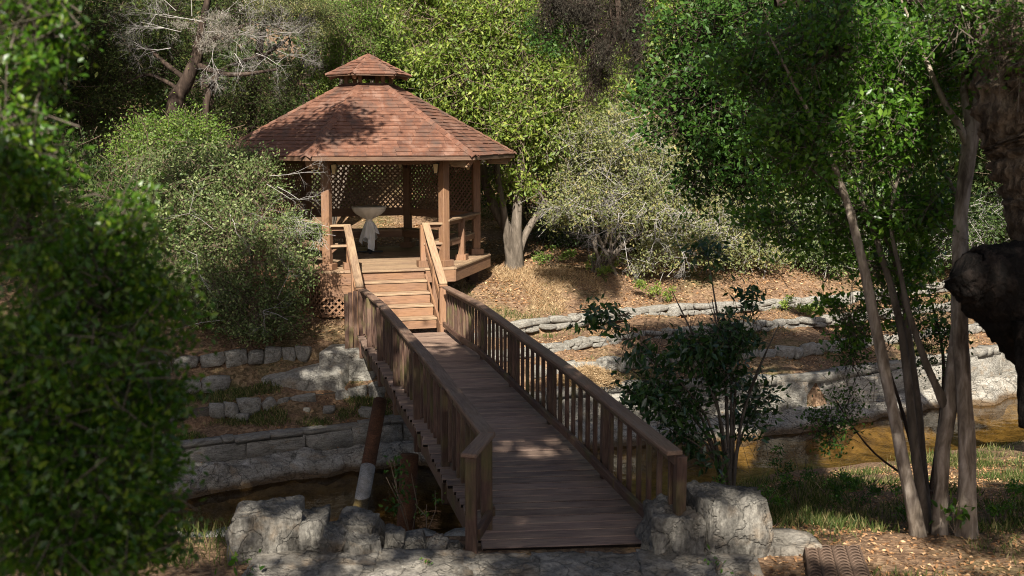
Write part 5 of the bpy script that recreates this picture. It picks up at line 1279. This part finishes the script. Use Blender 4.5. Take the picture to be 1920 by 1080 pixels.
# --- juniper behind on the left with dead grey crown
b = PY(320, 260, 28); b.z = float(gz(b.x, b.y)); b2 = Vector((PY(322, 215, 28).x, 28, 0))
jn = tree('dead_topped_juniper', b, 'dark reddish juniper with a bleached tangle of dead grey branches', 'tree')
tubes('trunk', [([b + Vector((-.3, 0, -.2)), PY(325, 215, 28), PY(345, 160, 28), PY(368, 110, 28), PY(380, 40, 28), PY(400, -40, 28)], [.26, .22, .18, .15, .1, .06]),
                (PYl([(350, 150, 28), (300, 110, 28), (260, 70, 28.2)]), [.08, .05, .03]), (PYl([(365, 120, 28), (430, 140, 27.8), (520, 130, 27.6)]), [.09, .06, .03]),
                (PYl([(340, 170, 28), (280, 140, 28), (230, 160, 28)]), [.07, .04, .02]), (PYl([(372, 90, 28), (430, 60, 27.8), (500, 30, 27.6)]), [.08, .05, .02]),
                (PYl([(385, 240, 28.5), (390, 180, 28.5), (420, 130, 28.5), (500, 100, 28.3)]), [.1, .08, .06, .03])], M['bark_dark'], jn, 9, .3)
V_, F_ = dead_twigs([(PY(px, py, Y), d, L) for px, py, Y, d, L in [(380, 40, 27.5, (-1, -.3, .3), .9), (385, 60, 27.4, (1, -.3, .2), .9), (430, 70, 27.2, (1, -.3, .1), .9), (470, 70, 27.2, (1, -.3, -.2), .8), (340, 60, 27.4, (-1, -.3, .2), .8), (360, 30, 27.4, (0, -.3, 1), .8), (410, 30, 27.3, (.6, -.3, .6), .8), (480, 100, 27.2, (1, -.2, -.2), .7), (520, 95, 27.2, (1, -.2, -.1), .6), (320, 90, 27.4, (-.6, -.4, -.4), .6), (440, 100, 27.1, (.2, -.4, -.8), .5), (400, 90, 27.1, (-.2, -.5, -.7), .5), (330, 20, 27.4, (-.5, -.3, .4), .8), (450, 20, 27.2, (.5, -.3, .6), .8), (520, 60, 27.2, (.8, -.3, -.3), .6)]], 13, 4, (3, 5), .5, .6, .011, (0, 0, 0), .74)
obj('dead_branches', mesh_np('dead_branches', V_, F_, M['twig_grey']), jn, None, 'stuff')
crown(jn, lobes_px([(180, 60, 28, 110, 70), (230, 140, 28.5, 90, 60), (120, 150, 28.5, 90, 80), (290, 40, 28.3, 80, 50), (200, 220, 28.5, 110, 60), (560, 30, 27.6, 80, 34), (470, 180, 29, 80, 60), (540, 160, 29, 60, 50), (420, 230, 29.5, 90, 40)]), 2600, 22, .06, M['lf_jun'], M['bark_dark'], 95, .15, .13, .3, .1, .4, .006)
M['moss_ball'] = leaf_mat('grey_ball_moss', (0.10, 0.088, 0.07), (0.2, 0.18, 0.15), (0.32, 0.29, 0.25), 0.15, 0.9, 0.1)
crown(jn, lobes_px([(380, 60, 27.4, 60, 40), (440, 75, 27.2, 60, 20), (340, 50, 27.5, 50, 30), (490, 60, 27.3, 40, 25), (400, 20, 27.4, 70, 20)]), 130, 40, .07, M['moss_ball'], M['twig_grey'], 951, .1, .06, .12, .4, .1, .004, name='ball_moss', twname='moss_twigs')
crown(jn, lobes_px([(300, 10, 28.8, 90, 40), (450, 20, 28.8, 90, 50), (330, 120, 29, 100, 60), (470, 130, 28.6, 60, 40)]), 900, 20, .07, M['lf_jun'], M['bark_dark'], 952, .15, .1, .3, .1, .4, .006, name='back_crown', twname='back_twigs')
fr_ = tree('orange_tipped_juniper', Vector((-7.2, 29.8, 1.0)), 'juniper spray with orange tips above the gazebo roof edge', 'tree')
crown(fr_, lobes_px([(540, 20, 27.4, 60, 26), (600, 30, 27.6, 40, 26), (580, 60, 27.6, 40, 16), (500, 10, 27.4, 40, 20)]), 420, 22, .05, M['lf_ochre'], M['bark_dark'], 96, .1, .09, .3, .1, .3, .005)
tubes('trunk', [([(-7.2, 29.8, .8), (-7.0, 29.6, 4), (-6.4, 29, 7)], [.16, .13, .08]), ([(-6.6, 29.3, 5.6), (-5.6, 28, 6.0)], [.06, .02])], M['bark_dark'], fr_, 8, .2)
# lime understory bush between juniper and sage bush
for i, (nm, px, py, Y, lobs, mt_, n_, lab, cat) in enumerate([
    ('lime_bush', 330, 330, 23.5, [(300, 270, 23.5, 90, 50), (350, 250, 23.6, 60, 40), (260, 310, 23.5, 70, 50), (380, 290, 23.5, 50, 40)], 'lf_lime', 1400, 'bright lime green bush below the dead grey juniper', 'bush'),
    ('shade_bush', 200, 480, 21.5, [(230, 420, 22, 90, 120), (160, 560, 21.5, 120, 90), (280, 560, 21.3, 70, 60), (120, 380, 22, 90, 130)], 'lf_dark', 2200, 'deep green bush in shade left of the grey green bush', 'bush'),
    ('lime_tree', 606, 90, 29, [(650, 60, 29, 70, 60), (700, 20, 29.5, 90, 50), (620, 120, 29.5, 60, 50), (720, 90, 30, 50, 50)], 'lf_lime', 1300, 'lime green tree crown directly behind the cupola', 'tree'),
]):
    b = PY(px, py, Y); b.z = float(gz(b.x, b.y)); rt = tree(nm, b, lab, cat)
    L_ = lobes_px(lobs)
    tubes('trunk', [([b + Vector((0, 0, -.2)), b.lerp(Vector(l[:3]), .6) + Vector((0, 0, .2)), Vector(l[:3])], [.09, .06, .02]) for l in L_], M['bark_grey'], rt, 7, .2)
    crown(rt, L_, n_, 15, .065, M[mt_], M['twig_brown'], 120 + i, .15, .15, .5, 0, .35, .006)

# --- background woodland: individual trees then a far mass
bgs = [(-15, 27, 'lf_dark', 7, 'dark tree at the far left edge behind the near bush'), (-12.0, 30, 'lf_jun', 8, 'juniper crown left of the bleached juniper'), (-9.3, 33, 'lf_dark', 8, 'shaded tree behind the bleached juniper'), (-6.5, 35, 'lf_jun', 8, 'dark tree seen between juniper and cupola'),
       (-3.6, 36, 'lf_yel', 8, 'sunlit tree rising far behind the cupola'), (-.3, 35, 'lf_yel', 9, 'tall yellow green tree behind the forked tree'), (3.0, 33, 'lf_yel', 8, 'yellow green tree seen past the hanging moss'), (6.3, 34, 'lf_sage', 8, 'grey green tree beyond the lichen shrub'),
       (9.5, 33, 'lf_dark', 8, 'dark tree behind the pale trunks'), (12.5, 32, 'lf_dark', 8, 'dark tree behind the oak burl'), (16, 33, 'lf_oak', 8, 'dark oak beyond the far side of the burl'), (7.5, 28.5, 'lf_ochre', 4.2, 'ochre shrub above the top terrace wall'), (10.5, 29.5, 'lf_sage', 4.5, 'grey green shrub on the slope seen between the pale trunks'), (13.8, 29, 'lf_dark', 5, 'dark shrub at the far end of the terraces'),
       (3.9, 28.5, 'lf_ochre', 4.6, 'dry ochre shrub behind the lichen shrub'), (-13, 23.5, 'lf_dark', 5.5, 'dark bush wall left of the shaded terraces')]
for i, (x, y, mt_, h, lab) in enumerate(bgs):
    r = random.Random(300 + i); z0 = float(gz(x, y)); rt = tree('background_tree' if h > 5.6 else 'background_shrub', (x, y, z0), lab, 'tree' if h > 5.6 else 'shrub')
    L_ = []
    for k in range(11):
        t_ = r.uniform(.12, 1.0) if h < 5.6 or k < 4 else r.uniform(.3, 1); rr = h * r.uniform(.15, .25)
        L_.append((x + r.uniform(-.3, .3) * h * .8, y + r.uniform(-.2, .2) * h, z0 + h * t_ * .95, rr, rr, rr * .8))
    tubes('trunk', [([(x + r.uniform(-.3, .3), y, z0 - .2), (x + r.uniform(-.4, .4), y, z0 + h * .4), L_[k][:3]], [.14, .1, .03]) for k in range(4)], M['bark_dark'], rt, 6, .2, 4)
    crown(rt, L_, int(1300 if h > 5.6 else 900), 11, .155, M[mt_], M['twig_brown'], 300 + i, .3, .22, .5, 0, .5, .009)
fw = []
r = random.Random(4)
for k in range(230):
    y = r.uniform(35, 58); x = r.uniform(-.62, .62) * y; z0 = float(gz(x, y)); fw.append((x, y, z0 + r.uniform(.5, 6.5), 2.2, 1.8, 1.7))
fwr = tag(empty('woodland', (0, 45, 6)), kind='stuff')
crown(fwr, fw, 6500, 11, .30, M['lf_dark'], M['twig_brown'], 400, .2, .5, .6, 0, .8, .015, name='woodland_foliage', twname='woodland_twigs')
for i, (px, py, Y, lobs, mt_, n_, lab) in enumerate([
    (1390, 520, 26.5, [(1360, 440, 26.5, 60, 50), (1410, 400, 26.8, 60, 60), (1430, 470, 26.3, 50, 40)], 'lf_ochre', 800, 'ochre shrub on the slope between lichen shrub and pale trunks'),
    (1530, 520, 27, [(1490, 430, 27, 60, 60), (1560, 400, 27.3, 70, 60), (1560, 470, 26.8, 60, 40)], 'lf_sage', 900, 'grey green shrub behind the outermost leaning pale trunk'),
    (1680, 525, 27.5, [(1640, 450, 27.5, 60, 50), (1700, 410, 27.8, 70, 60), (1720, 480, 27.3, 50, 36)], 'lf_dark', 900, 'deep green shrub seen between the pale trunks'),
    (1830, 520, 28, [(1800, 440, 28, 60, 60), (1870, 420, 28.2, 60, 70)], 'lf_dark', 800, 'dark shrub showing under the oak trunk beside the burl'),
    (1080, 490, 28.5, [(1060, 430, 28.5, 70, 50), (1130, 440, 28.5, 60, 40)], 'lf_dark', 600, 'dark shrub in the shade between forked tree and lichen shrub')]):
    b = PY(px, py, Y); b.z = float(gz(b.x, b.y)); rt = tree('hillside_shrub', b, lab, 'shrub'); L_ = lobes_px(lobs)
    tubes('stems', [([b + Vector((0, 0, -.2)), b.lerp(Vector(l[:3]), .6) + Vector((0, 0, .1)), Vector(l[:3])], [.05, .035, .012]) for l in L_], M['bark_grey'], rt, 6, .2)
    crown(rt, L_, n_, 14, .08, M[mt_], M['twig_grey'], 820 + i, .15, .14, .5, 0, .35, .007)
# shrub layer low behind the gazebo and right
for i, (x, y, h, mt_, lab) in enumerate([(-7.6, 26.5, 2.6, 'lf_dark', 'low shrub behind the gazebo lattice on the bush side'), (-5.2, 31, 2.6, 'lf_sage', 'shrub seen through the back lattice left of the table'), (-2.0, 31.5, 2.8, 'lf_dark', 'shrub seen through the back lattice above the table'), (.6, 30, 2.4, 'lf_dark', 'deep green undergrowth behind the forked stems'), (-9.5, 24, 3.0, 'lf_dark', 'undergrowth in the shade behind the grey green bush')]):
    z0 = float(gz(x, y)); rt = tree('understory_shrub', (x, y, z0), lab, 'shrub'); r = random.Random(500 + i)
    L_ = [(x + r.uniform(-1.2, 1.2), y + r.uniform(-.6, .6), z0 + h * r.uniform(.3, .9), .7, .6, .5) for k in range(8)]
    tubes('stems', [([(x, y, z0 - .1), L_[k][:3]], [.05, .02]) for k in range(4)], M['bark_grey'], rt, 6, .2, 3)
    crown(rt, L_, 650, 14, .08, M[mt_], M['twig_brown'], 500 + i, .2, .17, .5, 0, .35, .008)
# a tree left of the gazebo whose crown, above the picture, throws the dapple on the roof
sdt = tree('overhanging_juniper', Vector((-7.5, 15.5, -1.3)), 'dark juniper standing over the shaded terraces at the left', 'tree')
tubes('trunk', [([(-8.3, 15.5, -1.6), (-8.0, 15.6, 3), (-6.6, 15.6, 6.2), (-4.6, 15.8, 7.6)], [.3, .24, .18, .08]), ([(-7.2, 15.6, 5.2), (-6, 17.5, 6.8), (-5.5, 19.5, 7.2)], [.14, .1, .04])], M['bark_dark'], sdt, 9, .2)
crown(sdt, [(-5.0, 16.4, 7.9, 1.4, 1.0, .5, 2), (-3.85, 16.2, 8.0, .8, 1.0, .4, 1.2), (-5.6, 7.4, 8.0, 2.8, 2.0, 1.0, 9), (-4.8, 10.3, 7.8, 2.0, .9, .6, 1.8), (-11, 15, 9, 2.0, 5, 1.4, 12), (-11.5, 21, 10, 2.6, 3, 1.2, 8), (-8.6, 9, 8.5, 2, 4, 1, 7)], 3600, 12, .19, M['lf_jun'], M['bark_dark'], 601, .1, .2, .4, .1, .45, .008)

# --- near left bush, out of focus
nb = tree('near_bush', Vector((-2.2, 3.8, .9)), 'out of focus dark green small leafed bush close to the camera', 'bush')
nbs = []
for px, py in [(60, 100), (20, 300), (200, 450), (300, 620), (320, 760), (250, 560), (150, 700), (260, 900), (100, 950), (60, 520)]:
    e_ = PY(px, py, 3.9); nbs.append(([Vector((-1.75, 4.2, .7)), Vector((-1.7, 4.1, e_.z * .5 + .6)), e_], [.03, .018, .005]))
tubes('stems', nbs, M['bark_grey'], nb, 6, .15)
crown(nb, lobes_px([(60, 60, 3.9, 85, 110, .3), (20, 250, 3.8, 110, 120, .3), (50, 420, 3.9, 120, 90, .3), (210, 430, 4.1, 110, 70, .3), (230, 560, 4.1, 120, 90, .3), (220, 700, 4.0, 150, 110, .35), (250, 830, 3.9, 110, 90, .3), (120, 900, 3.6, 200, 130, .35), (150, 640, 3.7, 160, 120, .35), (200, 1020, 3.6, 150, 100, .3), (60, 750, 3.6, 160, 160, .35), (80, 930, 3.5, 170, 150, .35), (240, 960, 3.7, 110, 110, .3), (120, 520, 3.8, 130, 100, .3)]),
      3000, 17, .029, M['lf_near'], M['bark_grey'], 700, .25, .036, .5, 0, .12, .003, parts=290, part_mat=M['lf_nearp'], up=.7, name='foliage', vary=.35)
